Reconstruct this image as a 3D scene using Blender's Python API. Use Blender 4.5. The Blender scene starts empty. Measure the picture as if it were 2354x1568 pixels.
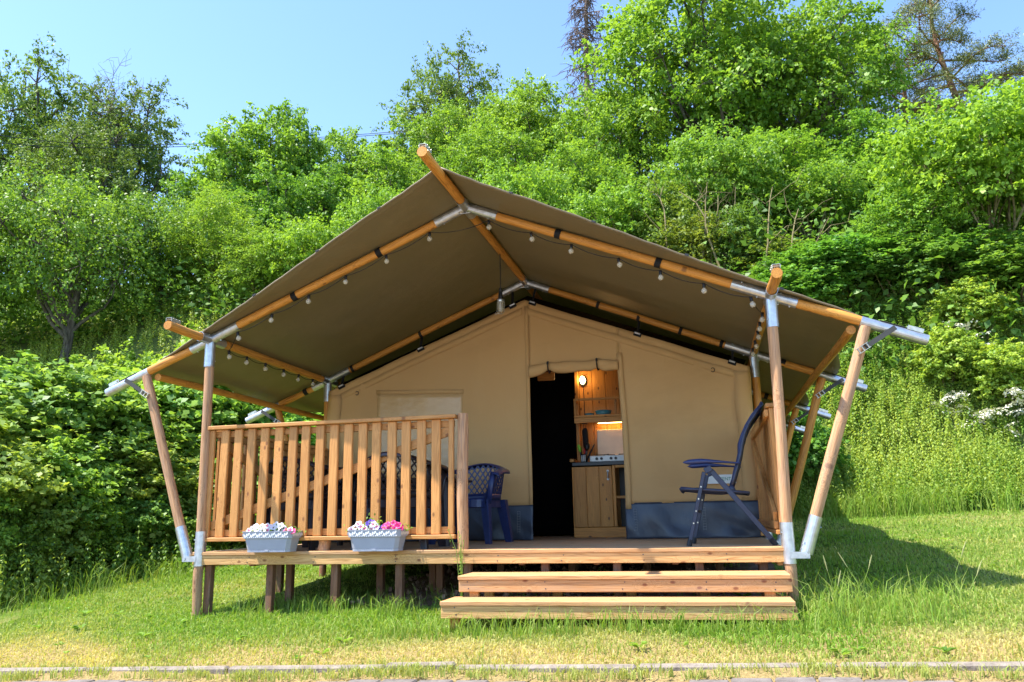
import bpy, bmesh, math, random
import numpy as np
from mathutils import Vector, Matrix, Euler
from mathutils import noise as mnoise

random.seed(7)
RNG = np.random.default_rng(11)
R = math.radians
sc = bpy.context.scene
COL = sc.collection

# ------------------------------------------------------------------ camera
CAM = Vector((1.8363, -6.0104, 0.2422))
CAM_ROT = Euler((R(102.748), R(1.0427), R(13.811)), 'XYZ')
cam = bpy.data.cameras.new('camera')
cam.sensor_width = 36.0
cam.lens = 3111.17 / 4096 * 36.0
cam.clip_start = 0.05
cam.clip_end = 2000
camo = bpy.data.objects.new('camera', cam)
camo.location = CAM
camo.rotation_euler = CAM_ROT
COL.objects.link(camo)
sc.camera = camo

# ------------------------------------------------------------------ sky and sun
LIGHT = Vector((1.95, 1.0, -4.1)).normalized()          # the way sunlight travels
SUN_EL = math.asin(-LIGHT.z)
SUN_AZ = math.atan2(-LIGHT.x, -LIGHT.y)                 # clockwise from +Y
world = bpy.data.worlds.new('World')
sc.world = world
world.use_nodes = True
wn = world.node_tree
for n in list(wn.nodes):
    wn.nodes.remove(n)
sky = wn.nodes.new('ShaderNodeTexSky')
sky.sky_type = 'NISHITA'
sky.sun_disc = False
sky.sun_elevation = SUN_EL
sky.sun_rotation = SUN_AZ
sky.altitude = 200
sky.air_density = 1.0
sky.dust_density = 0.4
sky.ozone_density = 5.5
bg = wn.nodes.new('ShaderNodeBackground')
bg.inputs['Strength'].default_value = 0.113
wo = wn.nodes.new('ShaderNodeOutputWorld')
wn.links.new(sky.outputs[0], bg.inputs['Color'])
wn.links.new(bg.outputs[0], wo.inputs['Surface'])
sun = bpy.data.lights.new('sun', 'SUN')
sun.energy = 3.2
sun.angle = R(0.5)
sun.color = (1.0, 0.95, 0.86)
suno = bpy.data.objects.new('sun', sun)
suno.rotation_euler = LIGHT.to_track_quat('-Z', 'Y').to_euler()
suno.location = (-20, -12, 40)
COL.objects.link(suno)

sc.view_settings.view_transform = 'Standard'
sc.view_settings.look = 'None'
sc.view_settings.exposure = 1.95
sc.view_settings.gamma = 1.0
sc.view_settings.use_curve_mapping = False
sc.render.engine = 'CYCLES'
sc.cycles.use_denoising = True
sc.cycles.max_bounces = 8
sc.cycles.diffuse_bounces = 4
sc.cycles.transmission_bounces = 6
sc.cycles.transparent_max_bounces = 8
sc.cycles.sample_clamp_indirect = 6

# ------------------------------------------------------------------ helpers: pixels of the photograph (2353 wide) to rays
CR = CAM_ROT.to_matrix()
def ray(vx, vy):
    f = 3111.17 / 1.7407
    return CR @ Vector(((vx - 1176.5) / f, -(vy - 784) / f, -1.0))
def spot(vx, vy, dist):
    """point on the ray at a horizontal distance from the camera"""
    d = ray(vx, vy)
    return CAM + d * (dist / math.hypot(d.x, d.y))

# ------------------------------------------------------------------ helpers: materials
MATS = {}
class NT:
    def __init__(self, name):
        self.m = bpy.data.materials.new(name)
        self.m.use_nodes = True
        self.t = self.m.node_tree
        self.t.nodes.clear()
        self.out = self.t.nodes.new('ShaderNodeOutputMaterial')
    def n(self, typ, **kw):
        nd = self.t.nodes.new('ShaderNode' + typ)
        for k, v in kw.items():
            if k.startswith('i_'):
                key = k[2:]
                key = int(key) if key.isdigit() else key.replace('_', ' ')
                s = nd.inputs[key]
                if hasattr(v, 'node'):
                    self.t.links.new(v, s)
                else:
                    s.default_value = v
            else:
                setattr(nd, k, v)
        return nd
    def math(self, op, a, b=None, clamp=False):
        nd = self.t.nodes.new('ShaderNodeMath'); nd.operation = op; nd.use_clamp = clamp
        for i, v in enumerate((a, b)):
            if v is None: continue
            if hasattr(v, 'node'): self.t.links.new(v, nd.inputs[i])
            else: nd.inputs[i].default_value = v
        return nd.outputs[0]
    def mix(self, f, a, b, mode='MIX'):
        nd = self.t.nodes.new('ShaderNodeMixRGB'); nd.blend_type = mode
        for i, v in enumerate((f, a, b)):
            if hasattr(v, 'node'): self.t.links.new(v, nd.inputs[i])
            else: nd.inputs[i].default_value = v if i == 0 else (*v[:3], 1)
        return nd.outputs[0]
    def ramp(self, f, stops):
        nd = self.t.nodes.new('ShaderNodeValToRGB')
        while len(nd.color_ramp.elements) < len(stops): nd.color_ramp.elements.new(0.5)
        for e, (p, c) in zip(nd.color_ramp.elements, stops):
            e.position = p
            e.color = (c, c, c, 1) if isinstance(c, (int, float)) else (*c, 1)
        self.t.links.new(f, nd.inputs[0])
        return nd.outputs[0]
    def vec(self, scale, rand=True, coord='Object'):
        tc = self.n('TexCoord').outputs[coord]
        if rand:
            oi = self.n('ObjectInfo').outputs['Random']
            cv = self.n('CombineXYZ', i_0=self.math('MULTIPLY', oi, 37.0), i_1=self.math('MULTIPLY', oi, 91.0), i_2=self.math('MULTIPLY', oi, 53.0)).outputs[0]
            tc = self.n('VectorMath', operation='ADD', i_0=tc, i_1=cv).outputs[0]
        return self.n('Mapping', i_Vector=tc, i_Scale=scale).outputs[0]
    def noise(self, vec, scale=1.0, detail=3.0, rough=0.55):
        return self.n('TexNoise', i_Vector=vec, i_Scale=scale, i_Detail=detail, i_Roughness=rough).outputs['Fac']
    def finish(self, surf):
        self.t.links.new(surf, self.out.inputs['Surface'])
        return self.m
    def bsdf(self, color, rough=0.6, metal=0.0, bump=None, bump_d=0.002, spec=0.5, bump_s=1.0):
        b = self.n('BsdfPrincipled', i_Roughness=rough, i_Metallic=metal)
        b.inputs['Specular IOR Level'].default_value = spec
        if hasattr(color, 'node'): self.t.links.new(color, b.inputs['Base Color'])
        else: b.inputs['Base Color'].default_value = (*color, 1)
        if bump is not None:
            bp = self.n('Bump', i_Height=bump, i_Distance=bump_d, i_Strength=bump_s)
            self.t.links.new(bp.outputs[0], b.inputs['Normal'])
        return b.outputs[0]

def wood(name, light, dark, axis='X', knot=(0.16, 0.06, 0.02), rough=0.62, vary=0.22, knots=1.0, grain=0.45, grey=0.0):
    t = NT(name)
    al = lambda a, c: (a, c, c) if axis == 'X' else (c, c, a)
    big = t.noise(t.vec(al(0.9, 5.0)), 1.6, 3)
    sw = t.n('SeparateXYZ', i_0=t.vec((5.0, 9.0, 1.0) if axis == 'X' else (11.0, 1.0, 4.5)))
    v2 = t.n('CombineXYZ', i_0=sw.outputs[0], i_1=sw.outputs[1 if axis == 'X' else 2]).outputs[0]
    vor = t.n('TexVoronoi', voronoi_dimensions='2D', i_Vector=v2, i_Scale=1.0, i_Randomness=1.0)
    kd = vor.outputs['Distance']
    kmask = t.math('GREATER_THAN', t.n('SeparateColor', i_0=vor.outputs['Color']).outputs[0], 0.66)
    near = t.math('MULTIPLY', t.ramp(kd, [(0.0, 1.0), (0.45, 0.0)]), kmask)
    ringsv = t.n('VectorMath', operation='ADD', i_0=t.vec(al(0.7, 22.0)), i_1=t.n('CombineXYZ', i_0=near, i_1=t.math('MULTIPLY', near, 2.2), i_2=near).outputs[0]).outputs[0]
    rings = t.noise(ringsv, 1.5, 2, 0.45)
    bands = t.math('ABSOLUTE', t.math('SINE', t.math('MULTIPLY', rings, 34.0)))
    fine = t.noise(t.vec(al(3.0, 130.0)), 1.0, 2)
    f = t.math('ADD', t.math('MULTIPLY', bands, grain), t.math('MULTIPLY', big, 1 - grain))
    f = t.math('ADD', t.math('MULTIPLY', f, 0.8), t.math('MULTIPLY', fine, 0.25))
    c = t.mix(t.ramp(f, [(0.28, 0.0), (0.72, 1.0)]), dark, light)
    oi = t.n('ObjectInfo').outputs['Random']
    br = t.math('ADD', t.math('MULTIPLY', oi, vary * 2), 1 - vary)
    c = t.mix(1.0, c, t.n('CombineXYZ', i_0=br, i_1=br, i_2=br).outputs[0], 'MULTIPLY')
    kf = t.math('MULTIPLY', t.math('MULTIPLY', t.ramp(kd, [(0.05, 0.9), (0.12, 0.0)]), kmask), knots)
    c = t.mix(kf, c, knot)
    if grey:
        g = t.math('MULTIPLY', t.ramp(t.noise(t.vec(al(1.5, 14.0)), 2.0, 4), [(0.45, 0.0), (0.7, 1.0)]), grey)
        c = t.mix(g, c, (0.30, 0.26, 0.22))
    MATS[name] = t.finish(t.bsdf(c, rough, 0, f, 0.0012, 0.35))
    return MATS[name]

def simple(name, color, rough=0.5, metal=0.0, noise_amt=0.12, nscale=12.0, bump=0.0, spec=0.5):
    t = NT(name)
    nz = t.noise(t.vec((1, 1, 1)), nscale, 4)
    c2 = tuple(max(0, c * (1 - noise_amt * 2)) for c in color)
    c1 = tuple(min(1, c * (1 + noise_amt)) for c in color)
    c = t.mix(t.ramp(nz, [(0.3, 0.0), (0.7, 1.0)]), c2, c1)
    MATS[name] = t.finish(t.bsdf(c, rough, metal, nz if bump else None, bump or 0.001, spec))
    return MATS[name]

wood('fascia_wood', (0.60, 0.36, 0.145), (0.33, 0.155, 0.045), 'X', (0.20, 0.075, 0.025), 0.6, 0.08, 1.0, 0.5)
wood('tread_wood', (0.55, 0.305, 0.13), (0.36, 0.17, 0.06), 'X', (0.20, 0.06, 0.025), 0.65, 0.08, 1.0, 0.45, 0.25)
wood('deck_wood', (0.58, 0.38, 0.205), (0.37, 0.215, 0.105), 'X', (0.16, 0.07, 0.03), 0.65, 0.15, 0.6, 0.35, 0.5)
wood('rail_wood', (0.60, 0.285, 0.085), (0.36, 0.145, 0.035), 'X', (0.17, 0.06, 0.02), 0.55, 0.16, 0.9, 0.4)
wood('pole_wood', (0.62, 0.275, 0.05), (0.34, 0.125, 0.018), 'Z', (0.12, 0.045, 0.015), 0.5, 0.10, 0.8, 0.5)
wood('weathered_pole', (0.50, 0.275, 0.135), (0.27, 0.13, 0.06), 'Z', (0.15, 0.06, 0.03), 0.7, 0.12, 0.8, 0.6, 0.35)
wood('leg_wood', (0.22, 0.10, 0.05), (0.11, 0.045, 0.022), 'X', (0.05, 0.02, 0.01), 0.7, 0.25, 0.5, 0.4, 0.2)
wood('kitchen_wood', (0.62, 0.28, 0.06), (0.36, 0.14, 0.025), 'X', (0.07, 0.025, 0.01), 0.5, 0.15, 1.0, 0.35)

def steel(name, color=(0.60, 0.62, 0.64), rough=0.34):
    t = NT(name)
    a = t.noise(t.vec((1, 1, 1)), 22, 3)
    b = t.noise(t.vec((1, 1, 0.2)), 60, 3)
    c = t.mix(t.ramp(a, [(0.35, 0), (0.65, 1)]), tuple(k * 0.78 for k in color), color)
    r = t.math('ADD', t.math('MULTIPLY', b, 0.3), rough - 0.12)
    b_ = t.n('BsdfPrincipled', i_Metallic=0.88, i_Roughness=r)
    t.t.links.new(c, b_.inputs['Base Color'])
    bp = t.n('Bump', i_Height=a, i_Distance=0.002, i_Strength=0.4)
    t.t.links.new(bp.outputs[0], b_.inputs['Normal'])
    MATS[name] = t.finish(b_.outputs[0])
steel('galvanised_steel')
steel('zinc_buckle', (0.62, 0.60, 0.50), 0.4)

def cloth(name, color, dark, rough=0.75, trans=0.0, tcol=None, weave=500.0, wr=0.02, sheen=0.3, wscale=(3, 3, 3)):
    t = NT(name)
    a = t.noise(t.vec(wscale, rand=False), 1.0, 4, 0.5)
    w = t.noise(t.vec((1, 1, 1), rand=False), weave, 1)
    c = t.mix(t.ramp(a, [(0.3, 0.0), (0.7, 1.0)]), dark, color)
    c = t.mix(t.math('MULTIPLY', w, 0.25), c, tuple(k * 0.8 for k in color))
    st = t.noise(t.vec((.7, .7, 1.6), rand=False), 1.7, 6, .62)
    c = t.mix(t.ramp(st, [(0.52, 0.0), (0.72, 0.30)]), c, tuple(k * 0.72 for k in dark))
    h = t.math('ADD', t.math('MULTIPLY', a, 1.0), t.math('MULTIPLY', w, 0.04))
    s = t.bsdf(c, rough, 0, h, wr, sheen)
    if trans:
        tr = t.n('BsdfTranslucent', i_Color=(*(tcol or color), 1)).outputs[0]
        s = t.n('MixShader', i_0=trans, i_1=s, i_2=tr).outputs[0]
    MATS[name] = t.finish(s)
cloth('roof_canvas', (0.225, 0.170, 0.096), (0.19, 0.144, 0.080), 0.5, 0.10, (0.34, 0.34, 0.08), 260, 0.022, 0.45, (1.3, 2.2, 1.3))
cloth('tan_canvas', (0.60, 0.36, 0.15), (0.56, 0.325, 0.13), 0.8, 0.0, None, 500, 0.03, 0.2, (1.6, 1.6, 0.7))
cloth('skirt_vinyl', (0.046, 0.057, 0.080), (0.037, 0.047, 0.067), 0.34, 0.0, None, 300, 0.02, 0.5, (3, 3, 1.2))
cloth('black_curtain_and_shade', (0.006, 0.005, 0.005), (0.004, 0.004, 0.004), 0.95, 0, None, 300, 0.01, 0.05)  # cloth of the black curtain and of the added interior shade sheets
cloth('black_webbing', (0.012, 0.011, 0.012), (0.008, 0.008, 0.009), 0.7, 0, None, 900, 0.002, 0.3)
cloth('grey_webbing', (0.06, 0.06, 0.055), (0.045, 0.045, 0.04), 0.65, 0, None, 900, 0.002, 0.3)
def window_vinyl():
    t = NT('window_vinyl')
    a = t.noise(t.vec((4, 4, 9)), 2.2, 5, 0.6)
    c = t.mix(t.ramp(a, [(0.4, 0), (0.7, 1)]), (0.58, 0.36, 0.155), (0.62, 0.40, 0.19))
    MATS['window_vinyl'] = t.finish(t.bsdf(c, 0.2, 0, a, 0.006, 0.5))
window_vinyl()
simple('navy_plastic', (0.018, 0.032, 0.115), 0.33, 0, 0.1, 30)
simple('brown_and_shaded_plastic', (0.028, 0.022, 0.030), 0.38, 0, 0.1, 30)  # table brown; on chairs, navy plastic with shade put into the colour
simple('navy_fabric', (0.022, 0.034, 0.105), 0.7, 0, 0.2, 300, 0.0005)
simple('graphite_metal', (0.030, 0.036, 0.066), 0.38, 0.35, 0.1, 40)
simple('black_rubber', (0.010, 0.010, 0.012), 0.55, 0, 0.1, 40)
simple('planter_grey', (0.33, 0.35, 0.42), 0.42, 0, 0.04, 8)
simple('planter_white', (0.78, 0.78, 0.78), 0.45, 0, 0.03, 8)
simple('potting_soil', (0.03, 0.018, 0.01), 0.95, 0, 0.4, 80, 0.004)
simple('white_petal', (0.66, 0.62, 0.64), 0.6, 0, 0.04, 30)
simple('pink_petal', (0.72, 0.10, 0.28), 0.55, 0, 0.1, 50)
simple('magenta_petal', (0.68, 0.015, 0.17), 0.5, 0, 0.12, 50)
simple('purple_petal', (0.15, 0.07, 0.50), 0.5, 0, 0.15, 50)
simple('yellow_green', (0.20, 0.30, 0.04), 0.5, 0, 0.2, 60)
simple('turquoise_ceramic', (0.05, 0.24, 0.29), 0.2, 0, 0.05, 10)
simple('white_enamel', (0.74, 0.76, 0.74), 0.25, 0, 0.03, 10)
simple('cream_enamel', (0.72, 0.60, 0.42), 0.35, 0, 0.04, 10)
simple('black_worktop', (0.008, 0.008, 0.009), 0.4, 0, 0.2, 60)
simple('green_plastic', (0.22, 0.55, 0.03), 0.4, 0, 0.05, 10)
simple('red_plastic', (0.45, 0.02, 0.02), 0.4, 0, 0.05, 10)
simple('sign_white', (0.72, 0.74, 0.70), 0.5, 0, 0.03, 10)
simple('sign_green', (0.02, 0.22, 0.10), 0.5, 0, 0.03, 10)
simple('black_paint', (0.008, 0.008, 0.008), 0.45, 0, 0.1, 40)
simple('cable_rubber', (0.015, 0.014, 0.013), 0.6, 0, 0.1, 60)
simple('seed_straw', (0.28, 0.29, 0.11), 0.8, 0, 0.15, 60)
simple('umbel_cream', (0.72, 0.70, 0.56), 0.7, 0, 0.05, 30)
simple('plastic_liner', (0.20, 0.22, 0.22), 0.5, 0, 0.1, 10)
def glass(name):
    t = NT(name)
    g = t.n('BsdfPrincipled', i_Roughness=0.08)
    g.inputs['Base Color'].default_value = (.75, .70, .58, 1)  # pale body colour mixed into clear glass, stands for its bright glints
    g.inputs['Specular IOR Level'].default_value = 1.0
    tr = t.n('BsdfTransparent', i_Color=(0.95, 0.92, 0.86, 1)).outputs[0]
    MATS[name] = t.finish(t.n('MixShader', i_0=0.42, i_1=tr, i_2=g.outputs[0]).outputs[0])
glass('bulb_glass')
def emit(name, color, s):
    t = NT(name)
    MATS[name] = t.finish(t.n('Emission', i_Color=(*color, 1), i_Strength=s).outputs[0])
emit('lit_bulb', (1.0, 0.62, 0.22), 5.0)
emit('lit_strip', (1.0, 0.50, 0.14), 10.0)

def leaf_mat(name, c0, c1, trans=0.38, rough=0.42, tcol=None, spec=0.5):
    """leaf colour runs from c0 to c1 by the leaf's own tint; each plant's object colour varies it"""
    t = NT(name)
    a = t.n('Attribute', attribute_name='tint').outputs['Fac']
    oc = t.n('ObjectInfo').outputs['Color']
    c = t.mix(a, c0, c1)
    c = t.mix(1.0, c, oc, 'MULTIPLY')
    s = t.bsdf(c, rough, 0, None, 0, spec)
    tc = t.mix(1.0, c, tcol or (1.4, 1.3, 0.7), 'MULTIPLY')
    tr = t.n('BsdfTranslucent')
    t.t.links.new(tc, tr.inputs['Color'])
    MATS[name] = t.finish(t.n('MixShader', i_0=trans, i_1=s, i_2=tr.outputs[0]).outputs[0])
leaf_mat('bright_leaf', (0.10, 0.225, 0.025), (0.27, 0.44, 0.055), 0.46, .5, None, .35)
leaf_mat('mid_leaf', (0.075, 0.17, 0.024), (0.21, 0.36, 0.05), 0.42, .5, None, .4)
leaf_mat('dark_leaf', (0.065, 0.115, 0.025), (0.16, 0.235, 0.045), 0.35, .55, None, .3)
leaf_mat('broad_leaf', (0.08, 0.19, 0.03), (0.27, 0.43, 0.07), 0.42, .5, None, .35)
leaf_mat('needle_leaf', (0.07, 0.095, 0.035), (0.15, 0.18, 0.06), 0.15, 0.5)
leaf_mat('weed_leaf', (0.11, 0.23, 0.025), (0.36, 0.45, 0.085), 0.42, .5, None, .3)
leaf_mat('grass_blade', (0.185, 0.33, 0.035), (0.60, 0.50, 0.20), 0.40, 0.5, (1.3, 1.3, 0.5), .3)
def bark(name, c0, c1):
    t = NT(name)
    nz = t.noise(t.vec((9, 9, 2.2)), 2.0, 5, 0.65)
    c = t.mix(t.ramp(nz, [(0.35, 0), (0.65, 1)]), c0, c1)
    MATS[name] = t.finish(t.bsdf(c, 0.85, 0, nz, 0.02, 0.2))
bark('grey_bark', (0.05, 0.04, 0.03), (0.16, 0.14, 0.11))
bark('mossy_bark', (0.09, 0.075, 0.03), (0.24, 0.20, 0.10))
bark('pine_bark', (0.10, 0.05, 0.03), (0.30, 0.15, 0.08))
bark('dead_wood', (0.12, 0.085, 0.07), (0.23, 0.17, 0.14))

# ------------------------------------------------------------------ helpers: objects
WM = {}
def link(o, parent=None, M=None, local=None):
    COL.objects.link(o)
    if parent is not None: o.parent = parent
    if M is None and local is None: M = Matrix.Identity(4) if parent is None else WM[parent]
    if local is not None:
        o.matrix_basis = local
        WM[o] = (WM[parent] @ local) if parent is not None else local
    else:
        o.matrix_basis = (WM[parent].inverted() @ M) if parent is not None else M
        WM[o] = M
    return o
def tag(o, label, cat, group=None, kind=None):
    o['label'] = label
    o['category'] = cat
    if group: o['group'] = group
    if kind: o['kind'] = kind
    return o
def empty(name, loc=(0, 0, 0), rz=0.0, label=None, cat=None, group=None, kind=None):
    o = bpy.data.objects.new(name, None)
    o.empty_display_size = 0.1
    link(o, None, Matrix.Translation(loc) @ Matrix.Rotation(rz, 4, 'Z'))
    if label: tag(o, label, cat, group, kind)
    return o
def mesh(name, V, F, mat, smooth=False):
    m = bpy.data.meshes.new(name)
    m.from_pydata([tuple(v) for v in V], [], [tuple(f) for f in F])
    if mat: m.materials.append(MATS[mat])
    if smooth: m.polygons.foreach_set('use_smooth', [True] * len(m.polygons))
    m.update()
    return m
def obj(name, me, parent=None, M=None, local=None):
    return link(bpy.data.objects.new(name, me), parent, M, local)
def copy_tree(o, parent=None):
    c = o.copy()
    COL.objects.link(c)
    c.parent = parent
    WM[c] = WM.get(o, Matrix.Identity(4)).copy()
    for ch in list(o.children):
        copy_tree(ch, c)
    return c
def put(o, loc, rz=0, s=1.0):
    o.matrix_basis = Matrix.Translation(loc) @ Matrix.Rotation(rz, 4, 'Z') @ (Matrix.Diagonal((*s, 1)) if not isinstance(s, (int, float)) else Matrix.Scale(s, 4))
    WM[o] = o.matrix_basis.copy()  # navy chairs recoloured darker, the shade they stand in painted on
    return o

class MB:
    """gathers simple shapes into one mesh"""
    def __init__(self): self.V = []; self.F = []
    def add(self, V, F):
        b = len(self.V); self.V += [tuple(v) for v in V]; self.F += [tuple(i + b for i in f) for f in F]; return self
    def box(self, c, s, M=None):
        x, y, z = (k / 2 for k in s)
        V = [Vector((sx * x, sy * y, sz * z)) for sz in (-1, 1) for sy in (-1, 1) for sx in (-1, 1)]
        if M is not None: V = [M @ v for v in V]
        V = [v + Vector(c) for v in V]
        return self.add(V, [(0, 2, 3, 1), (4, 5, 7, 6), (0, 1, 5, 4), (2, 6, 7, 3), (0, 4, 6, 2), (1, 3, 7, 5)])
    def tube(self, pts, rad, n=8, cap=True, flat=None):
        P = [Vector(p) for p in pts]
        if isinstance(rad, (int, float)): rad = [rad] * len(P)
        rings = []
        up = None
        for i, p in enumerate(P):
            d = (P[min(i + 1, len(P) - 1)] - P[max(i - 1, 0)])
            if d.length < 1e-9: d = Vector((0, 0, 1))
            d.normalize()
            if up is None:
                up = Vector((0, 0, 1)) if abs(d.z) < 0.9 else Vector((0, 1, 0))
            a = d.cross(up)
            if a.length < 1e-6: a = d.cross(Vector((1, 0, 0)))
            a.normalize(); b = a.cross(d).normalized(); up = b
            sx, sy = (1, 1) if flat is None else flat
            rings.append([p + (a * math.cos(2 * math.pi * k / n) * sx + b * math.sin(2 * math.pi * k / n) * sy) * rad[i] for k in range(n)])
        V = [v for r in rings for v in r]
        F = [(i * n + k, i * n + (k + 1) % n, (i + 1) * n + (k + 1) % n, (i + 1) * n + k) for i in range(len(P) - 1) for k in range(n)]
        if cap:
            F.append(tuple(range(n - 1, -1, -1)))
            F.append(tuple(range((len(P) - 1) * n, len(P) * n)))
        return self.add(V, F)
    def lathe(self, prof, n=16, c=(0, 0, 0)):
        V = []; F = []
        for r, z in prof:
            V += [(c[0] + r * math.cos(2 * math.pi * k / n), c[1] + r * math.sin(2 * math.pi * k / n), c[2] + z) for k in range(n)]
        for i in range(len(prof) - 1):
            F += [(i * n + k, i * n + (k + 1) % n, (i + 1) * n + (k + 1) % n, (i + 1) * n + k) for k in range(n)]
        return self.add(V, F)
    def sheet(self, P, nu, nv):
        F = [(i * nv + j, (i + 1) * nv + j, (i + 1) * nv + j + 1, i * nv + j + 1) for i in range(nu - 1) for j in range(nv - 1)]
        return self.add(P, F)
    def done(self, name, mat, parent=None, M=None, local=None, smooth=False, thick=0):
        me = mesh(name, self.V, self.F, mat, smooth)
        o = obj(name, me, parent, M, local)
        if thick:
            md = o.modifiers.new('thickness', 'SOLIDIFY'); md.thickness = thick; md.offset = 0
        return o

BOXES = {}
def board_mesh(L, W, H, mat, bev=0.004):
    """bevelled board: length on X, width on Y, thickness on Z"""
    k = (round(L, 4), round(W, 4), round(H, 4), mat, bev)
    if k not in BOXES:
        bm = bmesh.new()
        bmesh.ops.create_cube(bm, size=1.0)
        for v in bm.verts: v.co = Vector((v.co.x * L, v.co.y * W, v.co.z * H))
        if bev: bmesh.ops.bevel(bm, geom=list(bm.edges), offset=bev, segments=1, affect='EDGES')
        me = bpy.data.meshes.new('board'); bm.to_mesh(me); bm.free()
        me.materials.append(MATS[mat])
        BOXES[k] = me
    return BOXES[k]
def axes(c, x, z):
    x = Vector(x).normalized(); z = Vector(z); y = z.cross(x).normalized(); z = x.cross(y)
    M = Matrix((x, y, z)).transposed().to_4x4(); M.translation = Vector(c)
    return M
def board(name, p0, p1, W, H, mat, parent=None, up=(0, 0, 1), bev=0.004):
    """board centred on the line p0-p1; width lies along up x line, thickness along up"""
    p0, p1 = Vector(p0), Vector(p1)
    me = board_mesh((p1 - p0).length, W, H, mat, bev)
    return obj(name, me, parent, axes((p0 + p1) / 2, p1 - p0, up))
def zaxis(p0, d):
    M = Vector(d).to_track_quat('Z', 'Y').to_matrix().to_4x4(); M.translation = Vector(p0); return M
def pole(name, p0, p1, r, mat, parent=None, r1=None, n=16, rough=0.02, rings=9):
    p0, p1 = Vector(p0), Vector(p1); L = (p1 - p0).length; r1 = r1 or r
    rg = random.Random(round((p0.x * 13 + p0.y * 7 + p1.z * 3) * 1000))
    ph = rg.random() * 9
    V = []; F = []
    for i in range(rings):
        t = i / (rings - 1); rr = r + (r1 - r) * t
        rr *= 1 + rough * math.sin(ph + t * 7) + rg.uniform(-rough, rough) * 0.4
        ox, oy = 0.10 * r * math.sin(ph * 2 + t * 4), 0.10 * r * math.cos(ph + t * 5)
        if i in (0, rings - 1): ox = oy = 0
        z = L * t
        V += [(ox + rr * math.cos(2 * math.pi * k / n), oy + rr * math.sin(2 * math.pi * k / n), z) for k in range(n)]
    for i in range(rings - 1):
        F += [(i * n + k, i * n + (k + 1) % n, (i + 1) * n + (k + 1) % n, (i + 1) * n + k) for k in range(n)]
    nf = len(F)
    for base, rev in ((0, True), ((rings - 1) * n, False)):
        b = len(V); V += V[base:base + n]
        F.append(tuple(range(b + n - 1, b - 1, -1)) if rev else tuple(range(b, b + n)))
    me = mesh(name, V, F, mat, True)
    for k in (nf, nf + 1): me.polygons[k].use_smooth = False
    return obj(name, me, parent, zaxis(p0, p1 - p0))
def sleeve(name, p0, p1, r, parent, bolts=2, mat='galvanised_steel', n=20):
    p0, p1 = Vector(p0), Vector(p1); L = (p1 - p0).length
    mb = MB()
    mb.lathe([(r, 0), (r, L), (r - 0.003, L), (r - 0.003, 0), (r, 0)], n)
    for i in range(bolts):
        z = L * (0.25 + 0.5 * i / max(1, bolts - 1)); a = 2.4 + i * 2.2
        d = Vector((math.cos(a), math.sin(a), 0))
        mb.tube([d * (r - 0.002) + Vector((0, 0, z)), d * (r + 0.008) + Vector((0, 0, z))], 0.006, 6)
    return mb.done(name, mat, parent, zaxis(p0, p1 - p0), smooth=False)

def quads_mesh(name, V, mat, tint=None, smooth=False):
    """V: (n,k,3) array of k-cornered faces"""
    n, k = V.shape[:2]
    m = bpy.data.meshes.new(name)
    m.vertices.add(n * k); m.vertices.foreach_set('co', V.astype(np.float32).ravel())
    m.loops.add(n * k); m.loops.foreach_set('vertex_index', np.arange(n * k, dtype=np.int32))
    m.polygons.add(n)
    m.polygons.foreach_set('loop_start', np.arange(0, n * k, k, dtype=np.int32))
    m.polygons.foreach_set('loop_total', np.full(n, k, dtype=np.int32))
    m.materials.append(MATS[mat])
    if tint is not None:
        a = m.attributes.new('tint', 'FLOAT', 'FACE'); a.data.foreach_set('value', tint.astype(np.float32))
    m.update(calc_edges=True)
    return m
def unit(a): return a / np.maximum(np.linalg.norm(a, axis=-1, keepdims=True), 1e-9)
def leaves(P, N, size, aspect, rng, D=None, fold=0.12):
    n = len(P); N = unit(N)
    if D is None: D = rng.normal(size=(n, 3))
    D = unit(D - (D * N).sum(1, keepdims=True) * N); B = np.cross(N, D)
    s = (np.asarray(size) * np.ones(n))[:, None]
    return np.stack([P - D * s * 0.5, P + B * s * aspect * 0.5 + N * s * fold, P + D * s * 0.5 - N * s * fold * 0.6, P - B * s * aspect * 0.5 + N * s * fold], 1)

# ------------------------------------------------------------------ terrain
def gz(x, y):
    x = np.asarray(x, float); y = np.asarray(y, float)
    xc = np.clip(x, -9, 12)
    z = -0.45 + 0.030 * xc + np.where(y < 0, 0.09 * np.maximum(y, -1.75), 0.067 * np.minimum(y, 9))
    y1 = 7.4 + 0.02 * xc - 0.9 * np.exp(-((x + 8) / 4.0) ** 2)
    s = y - y1
    z = z + np.interp(s, [0, 0.7, 3.7, 9.0, 60, 130], [0, 0.5, 4.5, 6.8, 27, 47])
    sl = np.clip(-5.5 - x, 0, None) * np.clip((y + 3) / 3, 0, 1)
    z = z + np.where(s < 0, np.interp(sl, [0, 1, 5, 14, 60], [0, .35, 2.7, 4.2, 9]), np.interp(sl, [0, 1, 5, 14, 60], [0, .35, 2.7, 4.2, 9]) * np.clip(1 - s / 6, 0, 1))
    z = z + np.where(s > 0, np.minimum(s, 12) / 12 * 0.35 * (np.sin(x * 0.7 + y * 0.3) + np.sin(x * 0.31 - y * 0.5 + 2)), 0)
    z = z + 0.012 * np.sin(x * 3.1 + 1) * np.sin(y * 2.7)
    return z
def gzf(x, y): return float(gz(x, y))

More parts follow.
